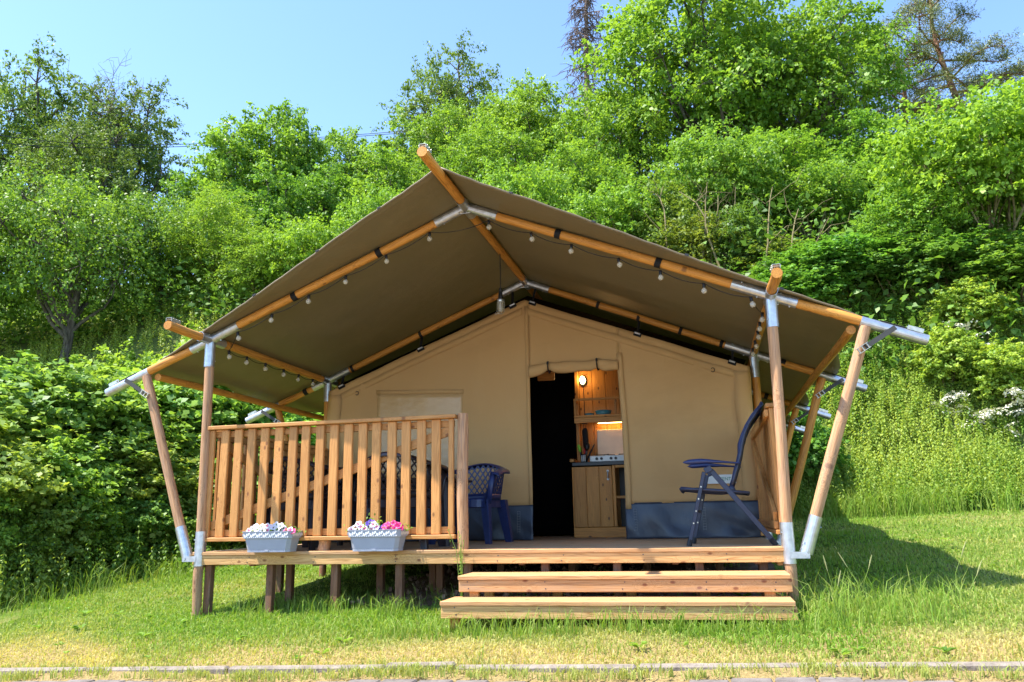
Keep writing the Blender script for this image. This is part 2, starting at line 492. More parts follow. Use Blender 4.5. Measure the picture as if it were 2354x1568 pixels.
def ground_material():
    t = NT('lawn_and_soil')
    pos = t.n('TexCoord').outputs['Object']
    sx = t.n('SeparateXYZ', i_0=pos)
    X, Y, Z = sx.outputs
    n1 = t.noise(pos, 0.9, 4); n2 = t.noise(pos, 7, 5, 0.6); n3 = t.noise(pos, 60, 4, 0.7)
    green = t.mix(t.ramp(n2, [(0.3, 0), (0.7, 1)]), (0.07, 0.13, 0.015), (0.15, 0.21, 0.035))
    straw = t.mix(t.ramp(n3, [(0.3, 0), (0.7, 1)]), (0.20, 0.145, 0.055), (0.44, 0.33, 0.15))
    near_kerb = t.ramp(t.math('ADD', Y, t.math('MULTIPLY', n1, 0.9)), [(0.0, 1.0), (1.0, 0.0)])
    k = t.math('ADD', t.math('ADD', t.math('MULTIPLY', Y, -1.7), -1.7), t.math('MULTIPLY', n1, 1.5))
    dry = t.math('ADD', t.math('MAXIMUM', t.math('MINIMUM', k, 1.0), 0.0), t.ramp(t.math('ADD', t.math('MULTIPLY', n1, 0.7), t.math('MULTIPLY', n2, 0.3)), [(0.5, 0.0), (0.66, 0.6)]), clamp=True)
    c = t.mix(dry, green, straw)
    soil = t.mix(t.ramp(n2, [(0.3, 0), (0.75, 1)]), (0.17, 0.10, 0.065), (0.42, 0.28, 0.195))
    # bare earth under the deck
    ux = t.math('SUBTRACT', X, t.math('MULTIPLY', n2, 0.7))
    inx = t.ramp(t.math('MULTIPLY', t.math('ADD', ux, 1.5), 2.0), [(0.0, 0.0), (0.5, 1.0)])
    iny = t.math('MULTIPLY', t.ramp(t.math('ADD', Y, t.math('MULTIPLY', n2, 0.4)), [(0.22, 0.0), (0.4, 1.0)]), t.math('LESS_THAN', Y, 7.4))
    inr = t.math('LESS_THAN', X, 2.5)
    under = t.math('MULTIPLY', t.math('MULTIPLY', inx, iny), inr)
    c = t.mix(under, c, soil)
    hill = t.ramp(t.math('MULTIPLY', t.math('SUBTRACT', Y, 7.0), 0.5), [(0.0, 0.0), (1.0, 1.0)])
    litter = t.mix(n2, (0.05, 0.085, 0.018), (0.15, 0.17, 0.045))
    c = t.mix(hill, c, litter)
    h = t.math('ADD', t.math('MULTIPLY', n2, 0.6), t.math('MULTIPLY', n3, 0.4))
    MATS['ground'] = t.finish(t.bsdf(c, 0.95, 0, h, 0.05, 0.1))
ground_material()
xs = np.unique(np.concatenate([np.linspace(-110, -14, 40), np.linspace(-14, 16, 130), np.linspace(16, 120, 40)]))
ys = np.unique(np.concatenate([np.linspace(-30, -3, 14), np.linspace(-3, 13, 110), np.linspace(13, 140, 70)]))
XX, YY = np.meshgrid(xs, ys, indexing='ij')
ZZ = gz(XX, YY)
under = np.exp(-(((XX + 0.1) / 1.6) ** 2 + ((YY - 1.6) / 1.0) ** 2))
ZZ = ZZ + 0.05 * under * (1 + np.sin(XX * 9) * np.sin(YY * 11) * 0.35) * (YY > 0.2) - np.where(YY < -1.72, 0.05, 0)
GV = np.stack([XX, YY, ZZ], -1).reshape(-1, 3)
nx, ny = len(xs), len(ys)
I, J = np.meshgrid(np.arange(nx - 1), np.arange(ny - 1), indexing='ij')
a = (I * ny + J).ravel()
gm = mesh('ground', GV, np.stack([a, a + ny, a + ny + 1, a + 1], 1).tolist(), 'ground', True)
g = obj('ground', gm)
tag(g, 'grassy ground rising from the lawn into a wooded hillside', 'ground', kind='structure')

# ------------------------------------------------------------------ paving and kerb
def stone_mat(name, c0, c1, moss=0.0):
    t = NT(name)
    n1 = t.noise(t.vec((1, 1, 1)), 14, 5, 0.65); n2 = t.noise(t.vec((1, 1, 1)), 90, 3)
    c = t.mix(t.ramp(n1, [(0.3, 0), (0.7, 1)]), c0, c1)
    c = t.mix(t.math('MULTIPLY', n2, 0.5), c, tuple(k * 0.6 for k in c0))
    h = t.math('ADD', n1, t.math('MULTIPLY', n2, 0.5))
    MATS[name] = t.finish(t.bsdf(c, 0.9, 0, h, 0.006, 0.2))
stone_mat('kerb_concrete', (0.17, 0.14, 0.115), (0.38, 0.32, 0.265))
stone_mat('paving_concrete', (0.13, 0.11, 0.10), (0.27, 0.235, 0.22))
def road_mat():
    t = NT('paving_joints')
    pos = t.n('TexCoord').outputs['Object']
    n1 = t.noise(pos, 30, 5)
    br = t.n('TexBrick', i_Vector=pos, i_Scale=1.0, i_Color1=(0.30, 0.27, 0.25, 1), i_Color2=(0.24, 0.21, 0.20, 1), i_Mortar=(0.10, 0.08, 0.05, 1))
    br.inputs['Brick Width'].default_value = 0.2; br.inputs['Row Height'].default_value = 0.13; br.inputs['Mortar Size'].default_value = 0.008
    far = t.math('LESS_THAN', t.n('SeparateXYZ', i_0=pos).outputs[1], -2.66)
    soil = t.mix(n1, (0.10, 0.085, 0.035), (0.26, 0.21, 0.09))
    MATS['road'] = t.finish(t.bsdf(t.mix(far, soil, br.outputs['Color']), 0.9, 0, n1, 0.01, 0.2))
road_mat()
rv = []; rf = []
rx = np.linspace(-40, 40, 81); ry = [-1.74, -2.7, -12, -29]
for xx in rx:
    for yy in ry: rv.append((xx, yy, gzf(xx, max(yy, -1.75)) - 0.034 + (0.0 if yy > -2 else 0.0)))
rf = [(i * 4 + j + 1, (i + 1) * 4 + j + 1, (i + 1) * 4 + j, i * 4 + j) for i in range(80) for j in range(3)]
road = obj('road', mesh('road', rv, rf, 'road'))
tag(road, 'grey concrete block paving of the lane before the kerb', 'road', kind='structure')
pv = [board_mesh(0.195, 0.122, 0.05, 'paving_concrete', 0.008), board_mesh(0.186, 0.120, 0.05, 'paving_concrete', 0.010)]
for r_ in range(6):
    yy = -1.83 - r_ * 0.13
    for i in range(48):
        xx = -3.9 + i * 0.203 + (r_ % 2) * 0.1
        M = Matrix.Translation((xx, yy + random.uniform(-.004, .004), gzf(xx, -1.75) - 0.036 + random.uniform(-.004, .004))) @ Euler((random.uniform(-.012, .012), random.uniform(-.012, .012) - 0.03, random.uniform(-.012, .012))).to_matrix().to_4x4()
        obj('paving_stone', random.choice(pv), road, M)
kerb = empty('kerb', (0, -1.6, gzf(0, -1.6)), 0, 'weathered low concrete kerb along the edge of the lawn', 'kerb', None, 'structure')
kx = -7.0
while kx < 9:
    L = 1.0
    if -0.6 < kx < 0.2: L = 0.42 if kx > -0.2 else 0.8
    x0, x1 = kx + 0.006, kx + L - 0.006
    lift = 0.014 if abs(L - 0.42) < 0.01 else random.uniform(-0.002, 0.003)
    kz = lambda q: -0.45 + 0.03 * q - 0.144 - 0.040 + lift
    board('kerb_stone', (x0, -1.6, kz(x0)), (x1, -1.6, kz(x1) + random.uniform(-.003, .003)), 0.062, 0.13, 'kerb_concrete', kerb, bev=0.012)
    kx += L

# ------------------------------------------------------------------ deck
FL = 0.028
deck = empty('wooden_deck', (0, 1.1, -0.45), 0, 'raised timber deck with pale front beam under the safari tent', 'deck')
DX0, DX1 = -2.43, 2.345
y = -0.03
i = 0
while y < 2.32:
    w = 0.118
    board('deck_board', (DX0 + random.uniform(-.004, .004), y + w / 2, -FL / 2), (DX1 + random.uniform(-.004, .004), y + w / 2, -FL / 2), w, FL, 'tread_wood' if i == 0 else 'deck_wood', deck, bev=0.003)
    y += w + 0.005; i += 1
board('tent_floor', (DX0 + .05, 4.55, -FL / 2), (DX1 - .05, 4.55, -FL / 2), 4.4, FL, 'deck_wood', deck)
board('front_beam', (DX0 + .002, -0.002, -0.0665), (DX1 + .004, -0.002, -0.0665), 0.076, 0.04, 'fascia_wood', deck, up=(0, -1, 0), bev=0.003)
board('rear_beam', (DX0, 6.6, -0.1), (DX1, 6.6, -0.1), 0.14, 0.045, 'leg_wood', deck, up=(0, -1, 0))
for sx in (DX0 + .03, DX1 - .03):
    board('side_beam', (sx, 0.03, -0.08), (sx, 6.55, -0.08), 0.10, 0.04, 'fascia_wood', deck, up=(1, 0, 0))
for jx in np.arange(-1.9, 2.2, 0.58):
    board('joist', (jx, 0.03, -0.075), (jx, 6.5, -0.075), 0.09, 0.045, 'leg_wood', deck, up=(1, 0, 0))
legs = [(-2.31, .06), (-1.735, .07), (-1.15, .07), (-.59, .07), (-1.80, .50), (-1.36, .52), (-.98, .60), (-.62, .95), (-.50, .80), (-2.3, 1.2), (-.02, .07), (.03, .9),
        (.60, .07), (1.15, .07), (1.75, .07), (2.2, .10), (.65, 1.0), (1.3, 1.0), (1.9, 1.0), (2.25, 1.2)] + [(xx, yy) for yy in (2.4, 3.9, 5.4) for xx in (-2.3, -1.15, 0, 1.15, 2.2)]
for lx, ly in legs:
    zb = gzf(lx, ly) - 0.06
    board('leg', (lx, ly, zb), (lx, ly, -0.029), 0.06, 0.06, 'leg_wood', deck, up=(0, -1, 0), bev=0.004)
for sx_ in (-1.9, -1.3, -0.6, 0.25, 0.75, 1.35, 1.95):   # pairs of screw heads in the beam
    for dz in (-.018, .022):
        q_ = sx_ + random.uniform(-.01, .01)
        MB().tube([(q_, -0.018, -0.0665 + dz), (q_, -0.0245, -0.0665 + dz)], 0.0045, 8).done('screw', 'graphite_metal', deck, Matrix.Identity(4))

# ------------------------------------------------------------------ steps
steps = empty('wooden_steps', (1.2, -0.35, -0.47), 0, 'two wide pale timber steps leading up to the deck', 'steps')
def step(x0, x1, yf, yb, zl, zr, kind):
    zt = lambda x: zl + (zr - zl) * (x - x0) / (x1 - x0)
    nb = 3
    w = (yb - yf - 0.006 * (nb - 1)) / nb
    for k in range(nb):
        yc = yf + w / 2 + k * (w + 0.006)
        board('tread_board', (x0, yc, zl - .014), (x1, yc, zr - .014), w, 0.028, 'tread_wood', steps, bev=0.003)
    board('riser_board', (x0 + .004, yf + .028, zl - .071), (x1 + .008, yf + .028, zr - .071), 0.083, 0.034, kind, steps, up=(0, -1, 0), bev=0.004)
step(0.05, 2.335, -0.42, -0.045, -0.166, -0.158, 'tread_wood')
step(0.01, 2.325, -0.70, -0.36, -0.314, -0.300, 'fascia_wood')
for sx_ in (.12, .70, 1.24, 1.80, 2.24):   # screw heads in the risers
    for yf, zc in ((-.42, -.232), (-.70, -.378)):
        for dz in (-.022, .024):
            q_ = sx_ + random.uniform(-.012, .012)
            MB().tube([(q_, yf + .014, zc + dz), (q_, yf + .0095, zc + dz)], .0045, 8).done('screw', 'graphite_metal', steps, Matrix.Identity(4))
for px_, py_ in ((0.10, -.62), (1.2, -.62), (2.22, -.62), (0.16, -.36), (2.20, -.36), (.72, -.10), (1.26, -.10), (1.78, -.10), (2.25, -.10), (0.2, -.10)):
    top = -0.345 if py_ < -.5 else -0.192
    if -.4 < py_ < -.3: top = -0.19
    board('leg', (px_, py_, gzf(px_, py_) - .05), (px_, py_, top), 0.07, 0.045, 'rail_wood', steps, up=(0, -1, 0))
for px_ in (0.14, 1.2, 2.24):
    board('stringer', (px_, -0.66, -0.40), (px_, -0.03, -0.40), 0.07, 0.045, 'rail_wood', steps, up=(1, 0, 0)) if False else None

# ------------------------------------------------------------------ balustrades
def balustrade(name, p0, p1, ztop, n, label, out, brace=True, posts=(), flip=False, wid=0.076, bflip=None):
    """p0-p1 plan line of the baluster fronts; out = plan direction of the face"""
    e = empty(name, (p0[0], p0[1], 0), 0, label, 'railing')
    a, b = Vector((*p0, 0)), Vector((*p1, 0)); d = (b - a).normalized(); o = Vector((*out, 0)); L = (b - a).length
    up = Vector((0, 0, 1))
    th = 0.032
    board('top_rail', a - d * .02 - o * .012 + up * (ztop - .016), b + d * .01 - o * .012 + up * (ztop - .016), 0.085, 0.032, 'rail_wood', e)
    board('bottom_rail', a - d * .01 - o * .02 + up * .100, b - o * .02 + up * .100, 0.075, 0.032, 'rail_wood', e)
    for z in (ztop - .070, .150):
        board('rail', a + d * .02 - o * (.034 + .016) + up * z, b - d * .02 - o * (.034 + .016) + up * z, 0.055, 0.030, 'rail_wood', e, up=tuple(o))
    if brace:
        q0, q1 = (a + d * .05, b - d * .06) if not (flip if bflip is None else bflip) else (b - d * .05, a + d * .06)
        board('brace', q0 - o * .0505 + up * .21, q1 - o * .0505 + up * (ztop - .125), 0.075, 0.028, 'rail_wood', e, up=tuple(o))
    for k in range(n):
        c = a + d * (0.035 + (L - 0.07) * k / (n - 1)) - o * (th / 2)
        dx = random.uniform(-.004, .004)
        ww = 0.045 if k == n - 1 and not flip else wid
        if k == 0 and not flip: ww = 0.055
        board('baluster', c + d * dx + up * .1175, c + d * (dx + random.uniform(-.003, .003)) + up * (ztop - .0335), ww, th, 'rail_wood', e, up=tuple(o), bev=0.006)
    return e
fb = balustrade('front_balustrade', (-2.375, 0.006), (-0.105, 0.006), 1.066, 18, 'timber balustrade with upright slats along the front edge of the deck', (0, -1))
pole('post', (-0.052, 0.042, 0.0), (-0.050, 0.042, 1.072), 0.045, 'weathered_pole', fb)
pole('stub_post', (-1.262, 0.075, 0.0), (-1.262, 0.075, 0.084), 0.05, 'weathered_pole', fb)
lb = balustrade('side_balustrade', (-2.36, 0.12), (-2.36, 2.12), 1.045, 15, 'shaded timber side railing behind the row of plastic chairs', (-1, 0), flip=True)
rb = balustrade('side_balustrade', (2.37, 0.12), (2.37, 2.14), 1.045, 15, 'timber side railing beside the blue reclining chair', (1, 0), flip=True, bflip=False)
board('end_post', (2.36, 2.17, 0.02), (2.36, 2.17, 1.04), 0.07, 0.05, 'rail_wood', rb, up=(0, -1, 0))
board('end_post', (-2.36, 2.15, 0.0), (-2.36, 2.15, 1.04), 0.07, 0.05, 'rail_wood', lb, up=(0, -1, 0))

# ------------------------------------------------------------------ tent frame
A, HP, HR, TH = 2.415, 1.85, 2.849, 0.388
FR = [0.0, 2.287, 4.687, 6.81]
PR = 0.0365
tent = empty('safari_tent', (0, 3.2, 0), 0, 'tan safari tent with olive canvas roof on a timber pole frame', 'tent')
def eave(sg, k): return Vector((sg * (A + k * math.cos(TH)), 0, HP - k * math.sin(TH)))
for fi, fy in enumerate(FR):
    Y = Vector((0, fy, 0))
    for sg in (-1, 1):
        rid = Vector((0, 0, HR)) + Y; pur = Vector((sg * A, 0, HP)) + Y
        dv = (pur - rid).normalized(); ev = (eave(sg, 1) - eave(sg, 0)).normalized()
        pole('rafter', rid + dv * 0.06, pur - dv * 0.05, PR, 'pole_wood', tent)
        pole('rafter', pur + ev * 0.05, eave(sg, 0.71) + Y, PR, 'pole_wood', tent)
        sleeve('steel_sleeve', rid + dv * 0.03, rid + dv * 0.30, PR + .005, tent)
        sleeve('steel_sleeve', pur - dv * 0.30, pur - dv * .02, PR + .005, tent)
        sleeve('steel_sleeve', pur + ev * .02, pur + ev * .20, PR + .005, tent)
        e0, e1 = eave(sg, 0.66) + Y, eave(sg, 1.125) + Y
        sleeve('eave_pipe', e0, e1, PR + .0035, tent, 0)
        # ratchet on the pipe end
        rt = MB(); M3 = axes((0, 0, 0), e1 - e0, (0, 0, 1)).to_3x3()
        c = e1 - ev * .08 + Vector((0, 0, 0.052))
        for w_ in (-.02, .02): rt.box(c + M3 @ Vector((0, w_, 0.004)), (.11, .003, .03), M3)
        rt.box(c + M3 @ Vector((.02, 0, .018)), (.06, .045, .004), M3); rt.tube([c + M3 @ Vector((-.035, -.03, .006)), c + M3 @ Vector((-.035, .03, .006))], .008, 8)
        rt.done('ratchet', 'zinc_buckle', tent, Matrix.Identity(4))
        # post and leaning prop
        foot = Vector((sg * 2.375, fy, 0)) if fi == 0 else Vector((sg * 2.40, fy, 0))
        pole('post', foot + Vector((0, 0, 0.02)), pur - Vector((0, 0, .04)), PR + .003, 'weathered_pole' if fi == 0 else 'pole_wood', tent)
        sleeve('post_cap', pur - Vector((sg * .003, 0, .25)), pur - Vector((0, 0, .015)), PR + .009, tent)
        zg = gzf(foot.x, foot.y)
        sleeve('post_shoe', foot + Vector((0, 0, -.115)), foot + Vector((0, 0, .17)), PR + .010, tent, 3)
        pole('ground_post', (foot.x, foot.y, zg - .08), foot + Vector((0, 0, -.1)), PR + .003, 'weathered_pole' if fi == 0 else 'leg_wood', tent)
        hinge = foot + Vector((sg * .115, -.005, -.045)); top = eave(sg, .70) + Y + Vector((sg * -.01, -.005, -.03))
        pd = (top - hinge).normalized()
        pole('prop', hinge + pd * .1, top, PR + .004, 'weathered_pole' if fi == 0 else 'pole_wood', tent)
        sleeve('prop_shoe', hinge, hinge + pd * .27, PR + .010, tent, 2)
        hb = MB(); hb.box((foot.x + sg * .07, foot.y - .045, -.055), (.13, .008, .045)); hb.tube([(hinge.x, foot.y - .056, -.055), (hinge.x, foot.y - .02, -.055)], .013, 8)
        hb.done('hinge_plate', 'galvanised_steel', tent, Matrix.Identity(4))
        # strap from pipe to prop with its ratchet buckle
        s0 = eave(sg, .90) + Y + Vector((0, -.042, .02)); s1 = top - pd * .17 + Vector((sg * .03, -.045, 0))
        sd = (s1 - s0).normalized()
        sb = MB(); M3 = axes((0, 0, 0), sd, (0, -1, 0)).to_3x3()
        sb.box((s0 + s1) / 2, ((s1 - s0).length, .036, .003), M3)
        sb.done('strap', 'grey_webbing', tent, Matrix.Identity(4))
        rt = MB()
        for w_ in (-.02, .02): rt.box(s1 + M3 @ Vector((.02, w_, .012)), (.10, .003, .028), M3)
        for q_ in (-.02, .02, .055): rt.tube([s1 + M3 @ Vector((q_, -.022, .012)), s1 + M3 @ Vector((q_, .022, .012))], .006, 8)
        rt.done('ratchet', 'zinc_buckle', tent, Matrix.Identity(4))
    # straps round the rafters
    for sg in (-1, 1):
        rid = Vector((0, fy, HR)); pur = Vector((sg * A, fy, HP)); dv = (pur - rid).normalized()
        ks = (.33, .66) if fi == 0 else ((.10, .34, .52, .70, .87) if fi == 1 else (.4, .7))
        for k_ in ks:
            if fi == 1 and sg < 0 and k_ in (.34, .70, .10): continue
            c = rid + (pur - rid) * k_
            w_ = .05 if fi == 0 else .035
            MB().lathe([(PR + .004, -w_ / 2), (PR + .004, w_ / 2)], 16).done('strap_band', 'black_webbing', tent, zaxis(c, dv))
        if fi > 0:
            c = eave(sg, .30) + Vector((0, fy, 0))
            MB().lathe([(PR + .004, -.025), (PR + .004, .025)], 16).done('strap_band', 'black_webbing', tent, zaxis(c, eave(sg, 1) - eave(sg, 0)))
# ridge pole and purlins
RY0, PY0 = -1.09, -0.592
for i in range(len(FR)):
    y0 = (RY0 if i == 0 else FR[i - 1]); y1 = FR[i]
    pole('ridge_pole', (0, y0, HR), (0, y1, HR), PR + .002, 'pole_wood', tent)
    for sg in (-1, 1):
        pole('purlin', (sg * A, PY0 if i == 0 else y0, HP), (sg * A, y1, HP), PR + .001, 'pole_wood', tent)
for fy in FR:
    sleeve('ridge_sleeve', (0, fy - .17, HR), (0, fy + .17, HR), PR + .008, tent, 3)
    for sg in (-1, 1): sleeve('purlin_sleeve', (sg * A, fy - .16, HP), (sg * A, fy + .19, HP), PR + .007, tent, 3)
    hk = MB(); hk.tube([(-.05, fy - .03, HR - .055), (-.05, fy - .05, HR - .075), (.05, fy - .05, HR - .075), (.05, fy - .03, HR - .055)], .004, 6); hk.done('hook', 'galvanised_steel', tent, Matrix.Identity(4))
for px_, pz_, py_ in ((0, HR, RY0), (A, HP, PY0), (-A, HP, PY0)):
    rt = MB(); cy = py_ + .07
    for w_ in (-.026, .026): rt.box((px_ + w_, cy, pz_ + .052), (.003, .12, .03))
    for q_ in (-.04, 0, .04): rt.tube([(px_ - .034, cy + q_, pz_ + .058), (px_ + .034, cy + q_, pz_ + .058)], .006, 8)
    rt.box((px_, cy - .03, pz_ + .068), (.055, .05, .003))
    rt.done('ratchet', 'zinc_buckle', tent, Matrix.Identity(4))
# long eave poles tied below the rafters
for sg in (-1, 1):
    c = eave(sg, .60)
    for y0, y1 in ((.03, 2.45), (2.40, 4.80), (4.75, 6.95)):
        pole('eave_pole', (c.x - sg * .01, y0, c.z - .075), (c.x - sg * .01, y1, c.z - .075), PR - .003, 'pole_wood', tent)
# roof canvas, one sheet per slope with slight sag between frames
RB = 7.55
def roof_pt(sg, u, v):
    """u 0..1 ridge to eave, v 0..1 front to back"""
    xe = 3.19
    ax = u * xe
    yf = -0.725 + 0.80 * (ax / 3.2)
    y = yf + (RB - yf) * v
    # distance to nearest frame gives sag
    dn = min(abs(y - f) for f in FR); sag = min(1, dn / 1.1) ** 2
    edge = 0.0
    if u > .86: ax -= (u - .86) / .14 * 0.17 * sag * (1 if y > .1 else 0)
    z = (HR - ax * (HR - HP) / A) if ax < A else HP - (ax - A) * math.tan(TH)
    bel = math.sin(math.pi * min(1, ax / A)) if ax < A else 0.0
    z += PR + .012 - 0.030 * sag * (0.3 + bel)
    if y < 0: z += 0.010 * bel * math.sin(y * 9) * .4
    z += 0.012 * mnoise.noise(Vector((ax * 1.6, y * 1.3, sg * 4)))
    z += .003 * math.sin(ax * 26 + 3 * math.sin(ax * 3)) * math.exp(-(y - yf) / .16)
    return (sg * ax, y, z)
for sg in (-1, 1):
    nu, nv = 44, 90
    P = [roof_pt(sg, i / (nu - 1), j / (nv - 1)) for i in range(nu) for j in range(nv)]
    mb = MB(); mb.sheet(P, nu, nv)
    if sg < 0: mb.F = [tuple(reversed(f)) for f in mb.F]
    rc = mb.done('roof_canvas', 'roof_canvas', tent, Matrix.Identity(4), smooth=True, thick=.003)
    fe = [Vector(roof_pt(sg, i / 40, 0)) + Vector((0, -.003, -.004)) for i in range(41)]
    MB().tube(fe, .009, 8).done('front_hem', 'roof_canvas', rc, Matrix.Identity(4), smooth=True)
    for k_ in (.17, .36, .57, .78):
        c = Vector(roof_pt(sg, k_, 0))
        MB().box(c + Vector((0, -.008, .002)), (.03, .022, .016), Matrix.Rotation(sg * TH, 3, 'Y')).done('hem_clip', 'black_rubber', rc, Matrix.Identity(4))
for sg in (-1, 1):     # webbing that pulls the canvas out over each steel pipe
    for fy in FR:
        a_, b_ = eave(sg, .80), eave(sg, 1.06)
        M3 = axes((0, 0, 0), b_ - a_, (0, 0, 1)).to_3x3()
        MB().box((a_ + b_) / 2 + Vector((sg * .0, fy, PR + .012)), ((b_ - a_).length, .035, .003), M3).done('pull_strap', 'grey_webbing', tent, Matrix.Identity(4))

# ------------------------------------------------------------------ tent walls
WY = 2.2
def top_line(x): return 2.617 - abs(x) * 0.388
fold = lambda x, z: .030 * mnoise.noise(Vector((x * 1.1, z * .9, 3))) + .014 * mnoise.noise(Vector((x * 3.5 + z * 1.5, z * 1.6 - x, 7))) + .0025 * math.sin(x * 9 + z * 2)
def wall_panel(name, x0, x1, zb, zt, mat, nu=30, nv=26, dy=0.0, amp=1.0, par=None, f=None):
    P = []
    for i in range(nu):
        x = x0 + (x1 - x0) * i / (nu - 1)
        t_ = zt(x) if callable(zt) else zt
        b_ = zb(x) if callable(zb) else zb
        for j in range(nv):
            z = b_ + (t_ - b_) * j / (nv - 1)
            P.append((x, WY - dy + amp * (f or fold)(x, z), z))
    mb = MB(); mb.sheet(P, nu, nv)
    return mb.done(name, mat, par or tent, Matrix.Identity(4), smooth=True, thick=.002)
lw = wall_panel('wall_panel', -2.345, 0.045, .352, top_line, 'tan_canvas', 60, 40)
rw = wall_panel('wall_panel', 1.03, 2.355, .352, top_line, 'tan_canvas', 40, 40)
uw = wall_panel('wall_panel', 0.0452, 1.0295, 1.80, top_line, 'tan_canvas', 30, 16)
skf = lambda x, z: (.36 - z) * -0.10 + (.07 * mnoise.noise(Vector((x * 2.3, z * 3.0, 1))) + .055 * mnoise.noise(Vector((x * 4.2 + z * 5, z * 3 - x, 5)))) * (1 - z / .42)
sk1 = wall_panel('skirt', -2.345, 0.05, .004, .362, 'skirt_vinyl', 110, 16, .006, 1, None, skf)
sk2 = wall_panel('skirt', 1.02, 2.355, .004, .362, 'skirt_vinyl', 70, 16, .006, 1, None, skf)
for x_ in (1.12, 1.80, -.10): # stitched ladder seams on the skirt
    mb = MB()
    for k in range(9): mb.box((x_, WY - .055 + .025 * (k / 9), .09 + .026 * k), (.030, .002, .003))
    for q_ in (-.015, .015): mb.box((x_ + q_, WY - .045, .19), (.002, .002, .22), Matrix.Rotation(-.10, 3, 'X'))
    mb.done('stitching', 'plastic_liner', sk2 if x_ > 0 else sk1, Matrix.Identity(4))
# hem band below the eaves line, vertical centre seam, door edge bands
for sg, nm in ((-1, lw), (1, rw)):
    P = []; nu = 90
    for i in range(nu):
        x = sg * (0.02 + 2.33 * i / (nu - 1))
        for j, dz in enumerate((-.165, -.125, -.085)):
            P.append((x, WY - .008 + fold(x, 2) - .003 * math.sin(i * 1.7) * (j == 1), top_line(x) + dz))
    mb = MB(); mb.sheet(P, nu, 3); mb.done('hem_band', 'tan_canvas', tent, Matrix.Identity(4), smooth=True, thick=.003)
mb = MB()
mb.sheet([(x, WY - .010 + fold(.045, z), z) for z in np.linspace(.36, 2.54, 24) for x in (0.005, 0.046)], 24, 2)
mb.done('door_edge', 'tan_canvas', tent, Matrix.Identity(4), smooth=True, thick=.004)
mb = MB()
mb.sheet([(x + .012 * math.sin(z * 2.2), WY - .014 + fold(1.04, z) - .006 * (x > 1.02), z) for z in np.linspace(.30, 1.93, 20) for x in (1.018, 1.045, 1.075)], 20, 3)
mb.done('door_edge', 'tan_canvas', tent, Matrix.Identity(4), smooth=True, thick=.004)
for sg in (-1, 1):     # corner sleeves of the front wall
    mb = MB(); xs_ = (2.19, 2.245, 2.30, 2.355)
    mb.sheet([(sg * x + .006 * math.sin(z * 13), WY - .012 - .018 * math.sin((k_ / 3) * math.pi) + .003 * math.sin(z * 21), z) for z in np.linspace(.36, 1.66, 22) for k_, x in enumerate(xs_)], 22, 4)
    mb.done('corner_sleeve', 'tan_canvas', tent, Matrix.Identity(4), smooth=True, thick=.003)
# rolled up door curtain held by two toggles
P = []; nu, nv = 46, 12
for i in range(nu):
    x = 0.05 + 0.97 * i / (nu - 1)
    pin = max(math.exp(-((x - .266) / .05) ** 2), math.exp(-((x - .797) / .05) ** 2))
    r_ = .052 - .012 * pin + .006 * math.sin(x * 17)
    zc = 1.80 + .022 * pin - .018 * math.exp(-((x - .05) / .10) ** 2) + .012 * math.sin(x * 3.2)
    for j in range(nv):
        a_ = 2 * math.pi * j / (nv - 1)
        P.append((x, WY - .035 + r_ * .8 * math.cos(a_) + .004 * math.sin(a_ * 3 + x * 20), zc + r_ * 1.15 * math.sin(a_)))
mb = MB(); mb.sheet(P, nu, nv)
roll = mb.done('door_roll', 'tan_canvas', tent, Matrix.Identity(4), smooth=True, thick=.002)
for x_ in (.266, .797):
    mb = MB(); rr = .058
    mb.tube([(x_ + .02 * (k / 12 - .5), WY - .035 + rr * .85 * math.cos(2 * math.pi * k / 12), 1.822 + rr * 1.05 * math.sin(2 * math.pi * k / 12)) for k in range(13)], .007, 6, False, (1.0, 1.6))
    mb.box((x_, WY - .088, 1.86), (.02, .01, .03))
    mb.done('toggle_strap', 'black_webbing', roll, Matrix.Identity(4))
# clear vinyl window in the left panel
wf = wall_panel('window', -1.745, -.725, .72, lambda x: 1.645 - .05 * (x + 1.745), 'window_vinyl', 24, 18, .006, 1.0, lw)
for x0_, x1_, zz_ in ((-1.76, -.71, 1.66), (-1.76, -.71, .70)):
    MB().sheet([(x, WY - .009 + fold(x, z), z - .05 * (x + 1.745) * (zz_ > 1)) for x in np.linspace(x0_, x1_, 14) for z in (zz_ - .02, zz_ + .03)], 14, 2).done('window_hem', 'tan_canvas', wf, Matrix.Identity(4), smooth=True, thick=.003)
# tie-down buckles along the slope and small rings
for x_ in (-2.19, -1.22, -.13, .10, 1.24, 2.19):
    zt_ = top_line(x_); sg = 1 if x_ > 0 else -1
    q_ = Matrix.Rotation(sg * TH, 3, 'Y')
    bk = MB(); bk.box((x_, WY - .012, zt_ - .012), (.085, .010, .045), q_); bk.done('buckle_tab', 'black_webbing', tent, Matrix.Identity(4))
    bk = MB(); bk.tube([Vector((x_, WY - .024, zt_ - .003)) + q_ @ Vector((-.03, 0, 0)), Vector((x_, WY - .024, zt_ - .003)) + q_ @ Vector((.03, 0, 0))], .010, 10); bk.done('buckle_pin', 'galvanised_steel', tent, Matrix.Identity(4))
    up_ = Vector((x_ + sg * .02, FR[1], HR - abs(x_) * (HR - HP) / A - PR))
    bk = MB(); bk.tube([(x_, WY - .012, zt_), tuple(up_)], .009, 6, True, (1.6, .4)); bk.done('tie_strap', 'black_webbing', tent, Matrix.Identity(4))
for x_, z_ in ((-1.99, 1.665), (1.99, 1.69)):
    MB().tube([(x_ + .018 * math.cos(a_), WY - .016, z_ + .022 * math.sin(a_)) for a_ in np.linspace(-2.6, 2.6, 12)], .004, 6).done('ring', 'black_rubber', tent, Matrix.Identity(4))
